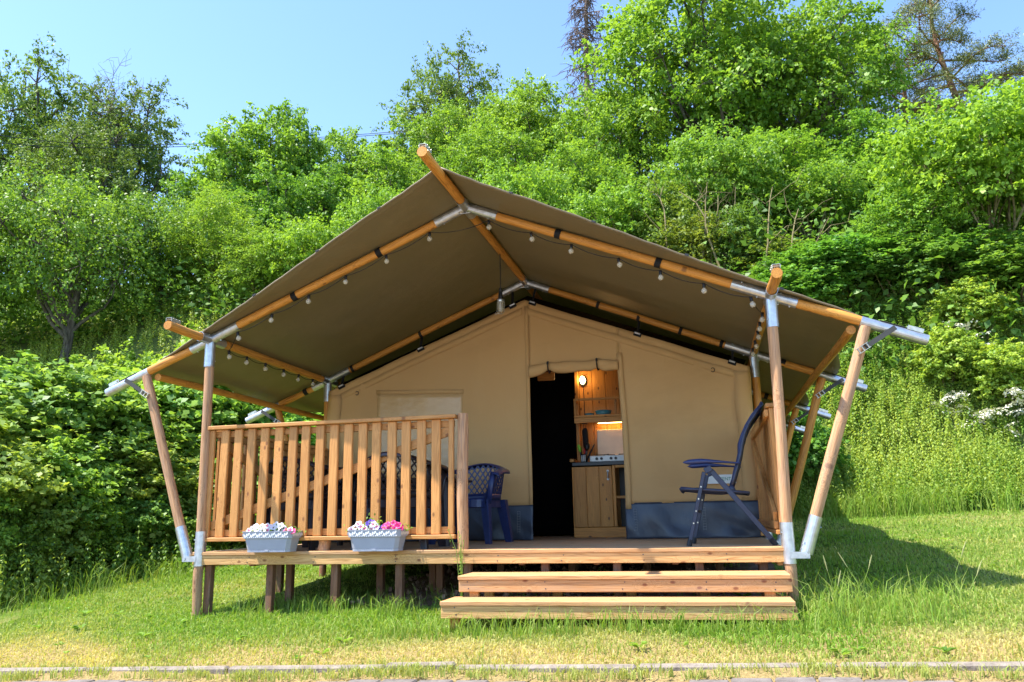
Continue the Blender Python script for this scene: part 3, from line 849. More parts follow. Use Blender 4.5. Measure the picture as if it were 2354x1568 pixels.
# side and rear walls, curtain, and black sheets added to darken the interior
for sg in (-1, 1):
    P = [(sg * (2.352 + .006 * math.sin(y_ * 5) + .004 * math.sin(z_ * 7 + y_)), y_, z_) for y_ in np.linspace(2.205, 6.7, 40) for z_ in np.linspace(.02, 1.72, 12)]
    MB().sheet(P, 40, 12).done('side_wall', 'tan_canvas', tent, Matrix.Identity(4), smooth=True, thick=.002)
MB().sheet([(x_, 6.7, z_ * (top_line(x_) + .1) + .01) for x_ in np.linspace(-2.35, 2.35, 24) for z_ in np.linspace(0, 1, 6)], 24, 6).done('rear_wall', 'tan_canvas', tent, Matrix.Identity(4), thick=.002)
MB().sheet([(x_, y_, top_line(x_) + .10 + .05 * (y_ > 2.4)) for x_ in np.linspace(-2.34, 2.34, 25) for y_ in np.linspace(2.40, 6.65, 8)], 25, 8).done('interior_shade_sheet', 'black_curtain_and_shade', tent, Matrix.Identity(4), thick=.002)  # added black sheet, stands for the dark in the gap above the wall
MB().sheet([(x_, 3.75 + .02 * math.sin(x_ * 14), z_ * (top_line(x_) + .13)) for x_ in np.linspace(-2.3, .36, 60) for z_ in (0.01, .5, 1)], 60, 3).done('inner_curtain', 'black_curtain_and_shade', tent, Matrix.Identity(4), smooth=True, thick=.002)
for sg in (-1, 1):
    MB().sheet([(sg * 2.335, y_, z_) for y_ in np.linspace(2.3, 6.6, 12) for z_ in (.02, .9, 1.76)], 12, 3).done('interior_shade_sheet', 'black_curtain_and_shade', tent, Matrix.Identity(4), thick=.002)  # side sheets added in black so the inside looks unlit
# maker's label on the canvas
lab = MB(); lab.box((1.985, WY - .012, .575), (.30, .003, .088)); lab = lab.done('maker_label', 'sign_white', rw, Matrix.Identity(4))
fc = bpy.data.curves.new('label_text', 'FONT'); fc.body = 'TENT'; fc.size = .047; fc.extrude = .0008; fc.align_x = 'CENTER'
fc.materials.append(MATS['sign_green'])
tmp = bpy.data.objects.new('label_text', fc); COL.objects.link(tmp)
bpy.context.view_layer.update()
tm = bpy.data.meshes.new_from_object(tmp.evaluated_get(bpy.context.evaluated_depsgraph_get()))
bpy.data.objects.remove(tmp)
obj('lettering', tm, lab, Matrix.Translation((2.030, WY - .0155, .560)) @ Matrix.Rotation(math.pi / 2, 4, 'X'))
# timber header seen inside the doorway
board('door_header', (.02, 2.75, 1.83), (.22, 2.75, 1.83), .10, .03, 'kitchen_wood', tent, up=(0, -1, 0))

# ------------------------------------------------------------------ trees and shrubs: builders
def limb_paths(rng, p0, p1, r0, r1, n=6, bend=0.08):
    p0 = np.array(p0, float); p1 = np.array(p1, float); L = np.linalg.norm(p1 - p0)
    t = np.linspace(0, 1, n)[:, None]
    P = p0 + (p1 - p0) * t
    off = rng.normal(size=(2, 3)) * L * bend
    P = P + off[0] * np.sin(t * math.pi) + off[1] * np.sin(t * 2 * math.pi) * .6
    return P, r0 + (r1 - r0) * t[:, 0]
def tubes_mesh(name, paths, mat, n=6):
    mb = MB()
    for P, r in paths: mb.tube([tuple(p) for p in P], list(r), n if r[0] > .03 else 4, False)
    return mesh(name, mb.V, mb.F, mat, True)
def make_tree(kind, seed, W, H, z0, nl, nclump, nleaf, leaf, cr, mat, bark_mat, aspect=.62, lobe=(.17, .27), trunk_r=.18, stems=1, upb=.8, outb=.5, flat=.6, twigs=7, top_taper=0.0, hang=0.0, limb_from=.25):
    rng = np.random.default_rng(seed)
    c = np.array([0, 0, (H + z0) / 2]); rad = np.array([W / 2, W / 2, (H - z0) / 2])
    lobes = []
    for i in range(nl):
        for _ in range(40):
            u = rng.normal(size=3); u /= np.linalg.norm(u); rr = rng.uniform(.25, 1) ** .6
            lr = rng.uniform(*lobe) * W
            p = c + u * rr * np.maximum(rad - lr * .9, .05 * W)
            if top_taper and p[2] > c[2]:
                k = 1 - top_taper * (p[2] - c[2]) / rad[2]; p[:2] *= k
            if all(np.linalg.norm(p - q) > .45 * (lr + s) for q, s in lobes): break
        lobes.append((p, lr))
    LP = np.array([l[0] for l in lobes]); LR = np.array([l[1] for l in lobes])
    wts = LR ** 2 / (LR ** 2).sum()
    C = []; OUT = []
    while len(C) < nclump:
        k = rng.choice(nl, p=wts); u = rng.normal(size=3); u[2] = u[2] * .8 + .25; u /= np.linalg.norm(u)
        p = LP[k] + u * LR[k] * rng.uniform(.55, 1.06) * np.array([1, 1, .85])
        if p[2] < z0 * .6 + .15: continue
        d = np.linalg.norm(LP - p, axis=1) / LR
        d[k] = 9
        if d.min() < .62 and rng.random() < .8: continue
        C.append(p); OUT.append(u)
    C = np.array(C); OUT = np.array(OUT)
    ct = rng.random(nclump)
    n = nclump * nleaf
    idx = np.repeat(np.arange(nclump), nleaf)
    # each clump is a spray: leaves strung along a branchlet that reaches out and droops
    sc_ = rng.uniform(.6, 1.5, nclump)[idx][:, None]
    AX = unit(OUT * np.array([1, 1, .75]) + rng.normal(size=OUT.shape) * .45)
    u = rng.uniform(-.45, 1.0, (n, 1)); Lsp = cr * 2.7
    off = AX[idx] * u * Lsp * sc_ + rng.normal(size=(n, 3)) * cr * .52 * (1.25 - .75 * np.clip(u, 0, 1)) * sc_ * np.array([1, 1, flat])
    off[:, 2] -= ((.12 + hang) * np.clip(u, 0, 1) ** 2 * Lsp * sc_)[:, 0]
    P = C[idx] + off
    N = rng.normal(size=(n, 3)) * .75 + np.array([0, 0, upb]) + OUT[idx] * outb
    V = leaves(P, N, leaf * rng.uniform(.55, 1.35, n), aspect, rng)
    tint = np.clip(ct[idx] * .75 + rng.random(n) * .45 - .10, 0, 1)
    crown = quads_mesh(kind + '_crown', V, mat, tint)
    paths = []
    if stems == 1:
        top = np.array([rng.normal() * W * .03, rng.normal() * W * .03, z0 + (H - z0) * .72])
        T, r = limb_paths(rng, (0, 0, -.4), top, trunk_r, trunk_r * .25, 9, .025)
        r[0] *= 1.35
        paths.append((T, r))
        for p, lr in lobes:
            hgt = min(max(z0 * .75, p[2] - np.linalg.norm(p[:2]) * rng.uniform(.55, 1.0)), top[2])
            k = (hgt + .4) / (top[2] + .4) * 8; i0 = int(min(7, max(0, k))); s0 = T[i0] + (T[i0 + 1] - T[i0]) * (k - i0)
            paths.append(limb_paths(rng, s0, p, trunk_r * rng.uniform(.28, .5), trunk_r * .10, 6, .09))
    else:
        for p, lr in lobes:
            b0 = rng.normal(size=3) * W * .06; b0[2] = -.3
            paths.append(limb_paths(rng, b0, p, trunk_r * rng.uniform(.6, 1), trunk_r * .25, 7, .06))
    for i, (p, lr) in enumerate(lobes):
        near = np.argsort(np.linalg.norm(C - p, axis=1))[:max(3, int(nclump / nl))]
        for j in rng.choice(near, min(twigs, len(near)), replace=False):
            paths.append(limb_paths(rng, p, C[j] + OUT[j] * cr * .8, trunk_r * .10, trunk_r * .03, 4, .1))
    trunk = tubes_mesh(kind + '_trunk', paths, bark_mat)
    return trunk, crown
KIND = {}
def kind(name, W, H, **kw):
    KIND[name] = (W, H, *make_tree(name, W=W, H=H, **kw))
kind('linden', 8.5, 11.5, seed=3, z0=1.6, nl=34, nclump=900, nleaf=50, leaf=.165, cr=.27, mat='bright_leaf', bark_mat='grey_bark', aspect=.66, trunk_r=.24, hang=.10, upb=.9, lobe=(.13, .22))
kind('hornbeam', 5.5, 9.0, seed=5, z0=1.2, nl=26, nclump=520, nleaf=44, leaf=.165, cr=.22, mat='bright_leaf', bark_mat='grey_bark', trunk_r=.14, top_taper=.45, hang=.15, lobe=(.13, .23))
kind('oak', 8.5, 11.0, seed=9, z0=2.2, nl=24, nclump=430, nleaf=62, leaf=.15, cr=.30, mat='dark_leaf', bark_mat='grey_bark', trunk_r=.30, lobe=(.12, .20), twigs=9, flat=.5)
kind('apple', 6.5, 5.2, seed=13, z0=.8, nl=26, nclump=620, nleaf=48, leaf=.105, cr=.24, mat='mid_leaf', bark_mat='grey_bark', trunk_r=.17, lobe=(.13, .21), twigs=8)
kind('ash', 4.5, 6.0, seed=17, z0=.7, nl=20, nclump=480, nleaf=50, leaf=.12, cr=.24, mat='bright_leaf', bark_mat='mossy_bark', aspect=.36, trunk_r=.08, hang=.25, lobe=(.14, .22), top_taper=.3)
kind('hazel', 5.2, 4.6, seed=21, z0=1.0, nl=28, nclump=640, nleaf=38, leaf=.115, cr=.19, mat='bright_leaf', bark_mat='mossy_bark', aspect=.72, trunk_r=.055, stems=9, lobe=(.13, .20), twigs=8, flat=.4)
kind('broadleaf', 3.0, 2.9, seed=25, z0=.0, nl=24, nclump=450, nleaf=42, leaf=.115, cr=.15, mat='broad_leaf', bark_mat='mossy_bark', aspect=.82, trunk_r=.03, stems=9, lobe=(.15, .24), twigs=4, upb=1.1, outb=.7, flat=.5)
kind('maple', 2.6, 2.4, seed=29, z0=.0, nl=18, nclump=300, nleaf=36, leaf=.09, cr=.15, mat='mid_leaf', bark_mat='grey_bark', aspect=.6, trunk_r=.03, stems=7, lobe=(.15, .24), twigs=5, upb=1.3, flat=.3)

TN = {'linden': 'linden_tree', 'hornbeam': 'hornbeam_tree', 'oak': 'oak_tree', 'apple': 'apple_tree', 'ash': 'ash_tree', 'hazel': 'hazel_shrub', 'broadleaf': 'leafy_shrub', 'maple': 'maple_sapling'}
def plant(k, loc, w, h, rz, label, cat='tree', group=None, color=(1, 1, 1)):
    W, H, tm_, cm_ = KIND[k]
    e = empty(TN[k], (0, 0, 0), 0, label, cat, group)
    put(e, loc, rz, (w / W, w / W, h / H))
    t_ = obj('trunk' if k not in ('hazel', 'broadleaf', 'maple') else 'stems', tm_, e, local=Matrix.Identity(4))
    c_ = obj('crown', cm_, e, local=Matrix.Identity(4))
    c_.color = (*color, 1)
    return e
def plant_px(k, vx, vtop, wpx, dist, rz, label, **kw):
    """stands a tree on the terrain along the photograph's direction, at its own distance"""
    p = spot(vx, vtop, dist)
    zb = gzf(p.x, p.y)
    if k == 'broadleaf' and p.z - zb > 3.3 and vx > 1500: k = 'hazel'
    w = wpx / 1787.0 * dist / math.cos(math.atan((vx - 1176) / 1787.0)) ** 0
    return plant(k, (p.x, p.y, zb - .1), w, max(1.2, p.z - zb + .1), rz, label, **kw)
G1 = 'trees of the wooded hillside'
def tint(v=.12): return tuple(1 + random.uniform(-v, v) for _ in range(3))
# far row on the crest
plant_px('oak', 125, 92, 340, 43, 1.3, 'tall open-crowned oak on the crest, its tip the highest of the left wood', color=(1.3, 1.4, 1.2))
plant_px('oak', 315, 165, 330, 41, 2.1, 'dark oak on the crest with bare twigs poking out of its top', color=(1.15, 1.2, 1.2))
plant_px('oak', -130, 170, 330, 44, 4.4, 'dark oak on the crest, partly cut by the edge of the wood', color=(1.15, 1.25, 1.1))
plant_px('oak', 205, 270, 300, 38, 3.4, 'lower dusky oak in front of the two crest oaks', color=(1.1, 1.15, 1.1))
plant_px('oak', 1050, 85, 350, 46, 1.2, 'round dark oak standing alone above the skyline behind the roof ridge', color=(1.3, 1.35, 1.1))
plant_px('oak', 1160, 200, 220, 47, 5.0, 'small dark oak on the crest right of the round one', color=(1, 1.05, 1))
plant_px('hornbeam', 585, 205, 290, 31, .5, 'bright hornbeam with feathery tip standing over the power line', color=(.92, .95, 1))
plant_px('hornbeam', 692, 208, 210, 32, 2.5, 'slim bright hornbeam with a forked tip beside the skyline gap', color=(.88, .95, .95))
plant_px('hornbeam', 820, 262, 230, 36, 1.7, 'low green hornbeam in the dip of the skyline', color=(.95, .95, 1))
plant_px('hornbeam', 930, 245, 220, 38, 4.0, 'pale green hornbeam rising toward the round oak', color=(1, .98, 1))
plant_px('hornbeam', 480, 330, 200, 33, 4.9, 'dusky hornbeam between the oaks and the feathery hornbeam', color=(.8, .88, .9))
plant_px('linden', 1210, 155, 330, 32, .9, 'light green linden left of the giant linden', color=(1.05, 1.0, .9))
plant_px('linden', 1050, 215, 260, 34, 2.2, 'light green linden under the round dark oak', color=(1.05, 1.0, .9))
plant_px('linden', 1590, -110, 560, 28, 3.0, 'giant bright linden towering over the right roof slope', color=(1.08, 1.04, .95))
plant_px('linden', 1830, -40, 430, 29, 5.2, 'tall linden joined to the right flank of the giant linden', color=(1.05, 1.03, .95))
plant_px('linden', 1400, 170, 330, 27, 1.5, 'mid height linden below the dead spruce', color=(1.05, 1.02, .95))
plant_px('hornbeam', 1960, 250, 260, 27, 2.8, 'green hornbeam below the pines', color=(.85, .95, 1))
plant_px('hornbeam', 2380, 150, 240, 33, 1.0, 'green hornbeam at the foot of the pine', color=(.8, .9, .9))
plant_px('oak', 2080, 330, 260, 30, 3.9, 'dark oak under the pine branches', color=(.85, .9, .95))
# middle row
plant_px('hornbeam', 880, 330, 260, 27, 3.3, 'hornbeam on the slope behind the left roof edge', color=(1.0, 1.0, 1))
plant_px('linden', 1130, 270, 320, 25, 4.1, 'leafy linden on the slope just above the tent ridge', color=(1.0, .98, .95))
plant_px('linden', 1330, 310, 320, 24, .2, 'leafy linden on the slope above the right rafter', color=(.98, .98, .95))
plant_px('hornbeam', 740, 350, 220, 26, 5.5, 'dark green hornbeam above the left roof slope', color=(.78, .88, .9))
plant_px('hornbeam', 620, 370, 220, 25, 4.2, 'dark green hornbeam between the ash and the feathery hornbeam', color=(.75, .86, .86))
plant_px('linden', 2010, 380, 330, 24, 2.7, 'dark linden in the hollow above the right eaves', color=(.75, .85, .85))
plant_px('linden', 1730, 300, 360, 23, 1.1, 'linden bough mass drooping in front of the giant linden', color=(.98, 1.0, .95))
# near trees on the bank
plant_px('apple', 190, 392, 430, 20.5, .8, 'spreading apple tree on the bank with its trunk showing', color=(1.15, 1.1, 1.0))
plant_px('apple', -60, 420, 380, 22.5, 2.6, 'apple tree on the bank left of the spreading one', color=(1.05, 1.0, 1.0))
plant_px('apple', 390, 470, 330, 22, 4.0, 'apple tree on the bank right of the spreading one', color=(1.0, 1.0, 1.0))
plant_px('ash', 505, 420, 240, 20.5, .3, 'pale feathery ash sapling above the left eaves', color=(1.12, 1.05, 1.0))
plant_px('ash', 600, 520, 220, 19.5, 2.3, 'pale feathery ash sapling next to the canvas roof edge', color=(1.05, 1.0, 1.0))
plant_px('hazel', 720, 495, 260, 19, 1.4, 'bright yellow-green hazel against the left roof slope', color=(1.15, 1.1, .9))
plant_px('hazel', 880, 430, 260, 21, 3.4, 'hazel on the bank behind the left roof slope', color=(1.0, 1.02, .95))
plant_px('hazel', 1190, 370, 300, 21, 5.1, 'hazel close behind the ridge tip', color=(1.05, 1.05, .95))
plant_px('hazel', 1420, 420, 320, 20, .6, 'hazel over the middle of the right roof slope', color=(1.0, 1.02, 1))
plant_px('hazel', 1640, 295, 320, 21, 2.0, 'hazel with long pale stems above the right roof slope', color=(1.0, 1.0, 1))
plant_px('hazel', 1850, 375, 270, 21.5, 4.4, 'hazel with arching stems beside the right purlin tip', color=(1.0, 1.0, 1))
plant_px('hazel', 2215, 215, 430, 18.5, 1.0, 'large bright hazel dome right of the tent', color=(1.15, 1.1, .95))
plant_px('hazel', 2420, 180, 360, 19.5, 3.0, 'bright hazel standing behind the large dome', color=(1.1, 1.1, .95))
plant_px('hazel', 2090, 420, 260, 18, 5.0, 'small hazel at the foot of the large dome', color=(.95, 1.0, .95))
G2 = 'dark maple saplings on the bank behind the right eaves'
for vx, vt, d in ((1700, 500, 18.6), (1790, 545, 18.4), (1890, 560, 18.4), (1990, 575, 18.6), (2085, 590, 18.6), (2190, 590, 19), (2300, 600, 19), (2400, 590, 19), (1600, 480, 19), (2040, 640, 18), (2150, 660, 18.2), (2270, 670, 18.2), (2380, 680, 18.2), (1500, 440, 19.4), (1850, 640, 17.6), (1950, 660, 17.6)):
    plant_px('maple', vx, vt + random.uniform(-45, 30), random.uniform(170, 260), d, random.uniform(0, 6), 'dark green maple sapling on the bank behind the right eaves', group=G2, color=(random.uniform(.7, 1.2), random.uniform(.8, 1.1), .85))
# left bank: broad-leaved shrubs down to the lawn
ROWS = (('broad-leaved shrub high on the left bank below the apple trees', 'shrubs high on the left bank', ((-60, 850, 12.4, 330), (60, 830, 13, 330), (170, 850, 13, 330), (290, 840, 13.8, 330), (400, 830, 14.2, 330), (510, 850, 14.4, 330), (620, 880, 14.6, 330), (730, 880, 15, 330), (840, 900, 15.5, 300), (950, 900, 15.8, 300))),
        ('broad-leaved shrub half way up the left bank', 'shrubs half way up the left bank', ((-20, 980, 11.0, 260), (90, 990, 11.6, 260), (190, 1000, 12.0, 260), (300, 980, 12.6, 280), (400, 1010, 12.9, 260), (500, 1000, 13.2, 260), (590, 1010, 13.4, 260), (690, 1020, 13.8, 260))),
        ('low broad-leaved shrub at the foot of the left bank beside the lawn', 'shrubs at the foot of the left bank', ((0, 1110, 10.5, 170), (110, 1115, 11.1, 170), (215, 1120, 11.5, 170), (330, 1110, 12.0, 170), (430, 1120, 12.4, 170), (545, 1130, 12.9, 170), (640, 1120, 13.1, 170), (-90, 1110, 10.3, 170))))
for lab, grp, row in ROWS:
    for vx, vt, d, w in row:
        kd = 'broadleaf' if random.random() < .62 else 'maple'
        plant_px(kd, vx, vt + random.uniform(-25, 25), w * 1.15, d, random.uniform(0, 6), lab, cat='shrub', group=grp, color=(random.uniform(1.1, 1.6), random.uniform(1.1, 1.35), 1.15))
for vx, vt, d, w in ((430, 770, 15, 240), (300, 800, 15.5, 200), (640, 790, 15.5, 240), (520, 780, 16, 240)):
    plant_px('broadleaf', vx, vt, w * 1.2, d, random.uniform(0, 6), 'bright broad-leaved shrub topping the left bank', cat='shrub', group='bright shrubs on top of the left bank', color=(1.3, 1.15, .9))
# right bank: shrubs beside and behind the tent
G4 = 'broad-leaved shrubs behind the right tent wall'
for vx, vt, d, w in ((1830, 780, 17, 200), (1900, 790, 17.4, 200), (1960, 770, 17.6, 220), (2090, 720, 17.6, 200), (2210, 735, 18, 200), (2340, 740, 18, 220), (1780, 900, 14, 200)):
    plant_px('broadleaf', vx, vt, w * 1.2, d, random.uniform(0, 6), 'dark broad-leaved shrub behind the right tent wall', cat='shrub', group=G4, color=(random.uniform(.7, .9), random.uniform(.85, 1), .9))

# ------------------------------------------------------------------ conifers
def make_pine(seed, H, spread, n, z_first):
    rng = np.random.default_rng(seed)
    T, r = limb_paths(rng, (0, 0, -.4), (spread * .12, 0, H), .20, .03, 12, .03)
    paths = [(T, r)]; P = []; N = []; D = []
    for i in range(n):
        z = z_first + (H - z_first) * (i / (n - 1)) ** .9
        k = (z + .4) / (H + .4) * 11; i0 = int(min(10, k)); s0 = T[i0] + (T[i0 + 1] - T[i0]) * (k - i0)
        a = i * 2.4 + rng.normal() * .4; L = spread * (1 - .55 * (z - z_first) / (H - z_first)) * rng.uniform(.6, 1.1)
        if rng.random() < .15: continue
        e = s0 + np.array([math.cos(a) * L, math.sin(a) * L, rng.uniform(-.05, .35) * L])
        B, br = limb_paths(rng, s0, e, .05 * L / spread + .02, .012, 7, .10)
        paths.append((B, br))
        for q in range(int(9 * L) + 3):
            t_ = rng.uniform(.35, 1.05); j = min(5, int(t_ * 6)); b = B[j] + (B[j + 1] - B[j]) * (t_ * 6 - j)
            tip = b + np.array([rng.normal() * .35, rng.normal() * .35, abs(rng.normal()) * .14 + .02]) * (.6 + L * .16)
            paths.append(limb_paths(rng, b, tip, .012, .005, 3, .08))
            m = 42
            c = tip + rng.normal(size=(m, 3)) * np.array([.16, .16, .075])
            P.append(c); dd = rng.normal(size=(m, 3)) + np.array([0, 0, .5]); D.append(dd); N.append(rng.normal(size=(m, 3)))
    P = np.concatenate(P); D = np.concatenate(D); N = np.concatenate(N)
    V = leaves(P, N, .17, .16, rng, D)
    return tubes_mesh('pine_trunk', paths, 'pine_bark'), quads_mesh('pine_crown', V, 'needle_leaf', rng.random(len(P)))
PT, PC = make_pine(4, 12.0, 3.6, 30, 3.5)
for vx, vt, d, rz, h, lab in ((2135, -95, 36, .7, 12, 'tall pine with an open crown and reddish trunk on the crest'), (2050, 85, 35, 3.4, 8.5, 'shorter dense pine left of the tall pine')):
    p = spot(vx, vt, d); zb = gzf(p.x, p.y); hh = p.z - zb
    e = empty('pine_tree', (0, 0, 0), 0, lab, 'tree')
    put(e, (p.x, p.y, zb), rz, (1.05, 1.05, hh / 12.0))
    obj('trunk', PT, e, local=Matrix.Identity(4)); c_ = obj('crown', PC, e, local=Matrix.Identity(4)); c_.color = (1.35, 1.3, .85, 1)
def make_dead_spruce():
    rng = np.random.default_rng(8); H = 14.0
    paths = [limb_paths(rng, (0, 0, -.4), (0, 0, H), .2, .02, 10, .005)]
    for i in range(120):
        z = rng.uniform(3, H - .2); a = rng.uniform(0, 6.28); L = (H - z) * .13 + .35
        s0 = np.array([0, 0, z]); t_ = np.linspace(0, 1, 6)[:, None]
        B = s0 + np.array([math.cos(a), math.sin(a), 0]) * L * t_ + np.array([0, 0, 1]) * (-.55 * L * t_ ** 1.5 + .12 * L * t_ ** 4)
        paths.append((B, np.linspace(.03, .008, 6)))
        for q in range(16):
            k = rng.uniform(.2, .98) * 5; j = int(min(4, k)); b = B[j] + (B[j + 1] - B[j]) * (k - j)
            e = b + np.array([rng.normal() * .16, rng.normal() * .16, -rng.uniform(.1, .45)])
            paths.append((np.stack([b, (b + e) / 2 + rng.normal(size=3) * .03, e]), np.array([.012, .010, .006])))
    return tubes_mesh('dead_spruce_wood', paths, 'dead_wood')
p = spot(1345, -70, 42); zb = gzf(p.x, p.y)
e = empty('dead_spruce', (0, 0, 0), 0, 'bare brown dead spruce with drooping twigs beside the giant linden', 'tree')
put(e, (p.x, p.y, zb), 0, (1.8, 1.8, (p.z - zb) / 14.0)); obj('trunk', make_dead_spruce(), e, local=Matrix.Identity(4))
# bare dead branches above the left oaks
rng = np.random.default_rng(31); paths = [limb_paths(rng, (0, 0, -.3), (0, 0, 9), .12, .05, 6, .03)]
for i in range(16):
    s0 = np.array([0, 0, rng.uniform(6.5, 9)]); e_ = s0 + np.array([rng.normal() * .7, rng.normal() * .5, rng.uniform(.8, 2.2)])
    B, br = limb_paths(rng, s0, e_, .028, .010, 6, .1); paths.append((B, br))
    for q in range(9):
        b = B[rng.integers(2, 6)]; paths.append(limb_paths(rng, b, b + np.array([rng.normal() * .5, rng.normal() * .4, rng.uniform(.1, .8)]), .010, .005, 4, .12))
p = spot(262, 140, 39.5); zb = gzf(p.x, p.y)
e = empty('dead_tree', (0, 0, 0), 0, 'leafless dead tree whose grey twigs rise between the crest oaks', 'tree')
put(e, (p.x, p.y, zb), 0, (1, 1, (p.z - zb) / 11.2)); obj('trunk', tubes_mesh('dead_tree_wood', paths, 'dead_wood'), e, local=Matrix.Identity(4))
# pale leaning stems of the coppice above the right roof slope
for vx, vy, vx2, vy2, d in ((1690, 650, 1625, 420, 17.8), (1680, 650, 1690, 430, 17.9), (1700, 650, 1775, 430, 17.7), (1610, 620, 1560, 440, 18), (1625, 620, 1650, 450, 18.1), (1820, 670, 1905, 500, 17.3), (1800, 670, 1835, 480, 17.5), (1560, 590, 1500, 440, 18.2)):
    p0 = spot(vx, vy, d); p1 = spot(vx2, vy2, d + .6); zb = gzf(p0.x, p0.y); rg = np.random.default_rng(int(vx))
    P_, r_ = limb_paths(rg, (0, 0, min(0, zb - p0.z) - .2), tuple(p1 - p0), .034, .010, 7, .06)
    paths = [(P_, r_)] + [limb_paths(rg, P_[i], P_[i] + np.array([rg.normal() * .4, rg.normal() * .2, rg.uniform(.2, .8)]), .012, .004, 5, .12) for i in (3, 4, 5, 5)]
    e = obj('coppice_stem', tubes_mesh('coppice_stem', paths, 'mossy_bark'), None, Matrix.Translation(p0))
    tag(e, 'pale mossy coppice stem leaning among the leaves above the right roof slope', 'tree', 'pale stems above the right roof slope')

# ------------------------------------------------------------------ elder with white umbels, right bank
def elder(vx, vt, w, d, rz, heads, lab, seed):
    e = plant_px('broadleaf', vx, vt, w, d, rz, lab, cat='shrub', color=(1.7, 1.35, 1.2)); e.name = 'elder_shrub'
    rg = np.random.default_rng(seed)
    n = 46
    me = None
    P = rg.normal(size=(n, 3)) * np.array([.055, .055, .008]); P[:, 2] -= (P[:, 0] ** 2 + P[:, 1] ** 2) * 3
    V = leaves(P, rg.normal(size=(n, 3)) * .3 + np.array([0, 0, 1]), .03, .9, rg)
    um = quads_mesh('flower_head', V, 'umbel_cream')
    for hx, hy in heads:
        q = spot(hx, hy, d - w / 1787 * d * .40 + rg.uniform(-.15, .15))
        M = Matrix.Translation(q) @ Euler((rg.uniform(.2, .6), rg.uniform(-.3, .3), rg.uniform(0, 6))).to_matrix().to_4x4() @ Matrix.Scale(rg.uniform(1.1, 1.8), 4)
        obj('flower_head', um, e, M)['kind'] = 'stuff'
    return e
elder(2235, 745, 150, 17, .4, [(2200, 745), (2222, 748), (2215, 765), (2190, 742), (2245, 770), (2300, 805), (2312, 812), (2262, 815), (2205, 840), (2275, 790)], 'tall elder with few flat white flower heads on the right bank', 5)
elder(2180, 905, 130, 16, 2.0, [(2180, 905), (2195, 908), (2170, 915), (2205, 912), (2160, 930), (2150, 945), (2185, 945), (2200, 950), (2175, 965), (2165, 975), (2150, 985), (2140, 990), (2215, 935), (2208, 975)], 'elder with clustered white flower heads low on the right bank', 6)
elder(2310, 895, 150, 16, 4.0, [(2245, 955), (2258, 945), (2270, 950), (2285, 945), (2300, 940), (2315, 932), (2330, 925), (2345, 922), (2325, 945), (2340, 950), (2262, 962), (2250, 968), (2350, 905), (2335, 898), (2318, 975), (2290, 990), (2300, 1000), (2330, 992), (2348, 940), (2320, 896), (2275, 985)], 'elder thick with white flower heads at the right edge of the bank', 7)

# ------------------------------------------------------------------ weeds and nettles on the banks
def weeds(seed, n, xr, yr, hr, cond=None):
    rng = np.random.default_rng(seed)
    x = rng.uniform(*xr, n); y = rng.uniform(*yr, n)
    if cond is not None:
        k = cond(x, y); x, y = x[k], y[k]
    z = gz(x, y); h = rng.uniform(*hr, len(x)) * np.where((x > 4.9) & (y > 8), .6, 1) * (1 + .35 * np.sin(x * 2.1 + y) * np.sin(y * 1.7)); tn = np.clip(.5 + .35 * np.sin(x * 1.3 + 1) * np.sin(y * 1.7) + rng.normal(size=len(x)) * .25, 0, 1)
    V = []; T = []
    nl = 22
    lean = rng.normal(size=(len(x), 2)) * .12
    for k in range(nl):
        t_ = (k // 2 + 1.0) / (nl / 2)
        a = (k % 2) * math.pi + (k // 2) * 1.57 + rng.uniform(0, .8, len(x))
        s = .085 * (1.15 - .65 * t_) * rng.uniform(.8, 1.3, len(x))
        D = np.stack([np.cos(a), np.sin(a), np.full(len(x), -.75)], 1)
        P = np.stack([x + lean[:, 0] * h * t_, y + lean[:, 1] * h * t_, z + h * t_], 1) + D * s[:, None] * .5
        N = np.stack([np.cos(a) * .8, np.sin(a) * .8, np.ones(len(x))], 1) + rng.normal(size=(len(x), 3)) * .2
        V.append(leaves(P, N, s, .55, rng, D)); T.append(np.clip(tn + rng.normal(size=len(x)) * .15, 0, 1))
    # stems as slim blades
    top = np.stack([x + lean[:, 0] * h, y + lean[:, 1] * h, z + h * 1.02], 1); bot = np.stack([x, y, z - .02], 1); w = np.array([.004, 0, 0])
    V.append(np.stack([bot - w, bot + w, top + w * .4, top - w * .4], 1)); T.append(tn)
    return np.concatenate(V), np.concatenate(T)
V1, T1 = weeds(41, 6000, (2.9, 11.5), (7.3, 12.2), (.3, .8))
V1b, T1b = weeds(42, 900, (2.7, 9.0), (7.0, 8.3), (.25, .8))
V = np.concatenate([V1, V1b]); T = np.concatenate([T1, T1b])
w_ = obj('weeds', quads_mesh('weeds', V, 'weed_leaf', T)); tag(w_, 'dense nettles and yellowish weeds covering the right bank', 'weeds', kind='stuff')
V2, T2 = weeds(43, 4200, (-6.8, -2.4), (-1.2, 8.6), (.10, .55), lambda x, y: ((y > 6.4) | (x < -4.75 - .3 * np.sin(y * 1.7))) & (np.sin(x * 3.7 + y * 1.1) + np.sin(y * 2.9 - x) > -.5))
V3, T3 = weeds(44, 2600, (-17, -6.5), (3.5, 15), (.25, .6))
V2 = np.concatenate([V2, V3]); T2 = np.concatenate([T2, np.clip(T3 * .8 + .7, 0, 1.6)])
w_ = obj('weeds', quads_mesh('weeds', V2, 'weed_leaf', T2 * .8)); tag(w_, 'weeds and herbs over the left bank and at its foot', 'weeds', kind='stuff')
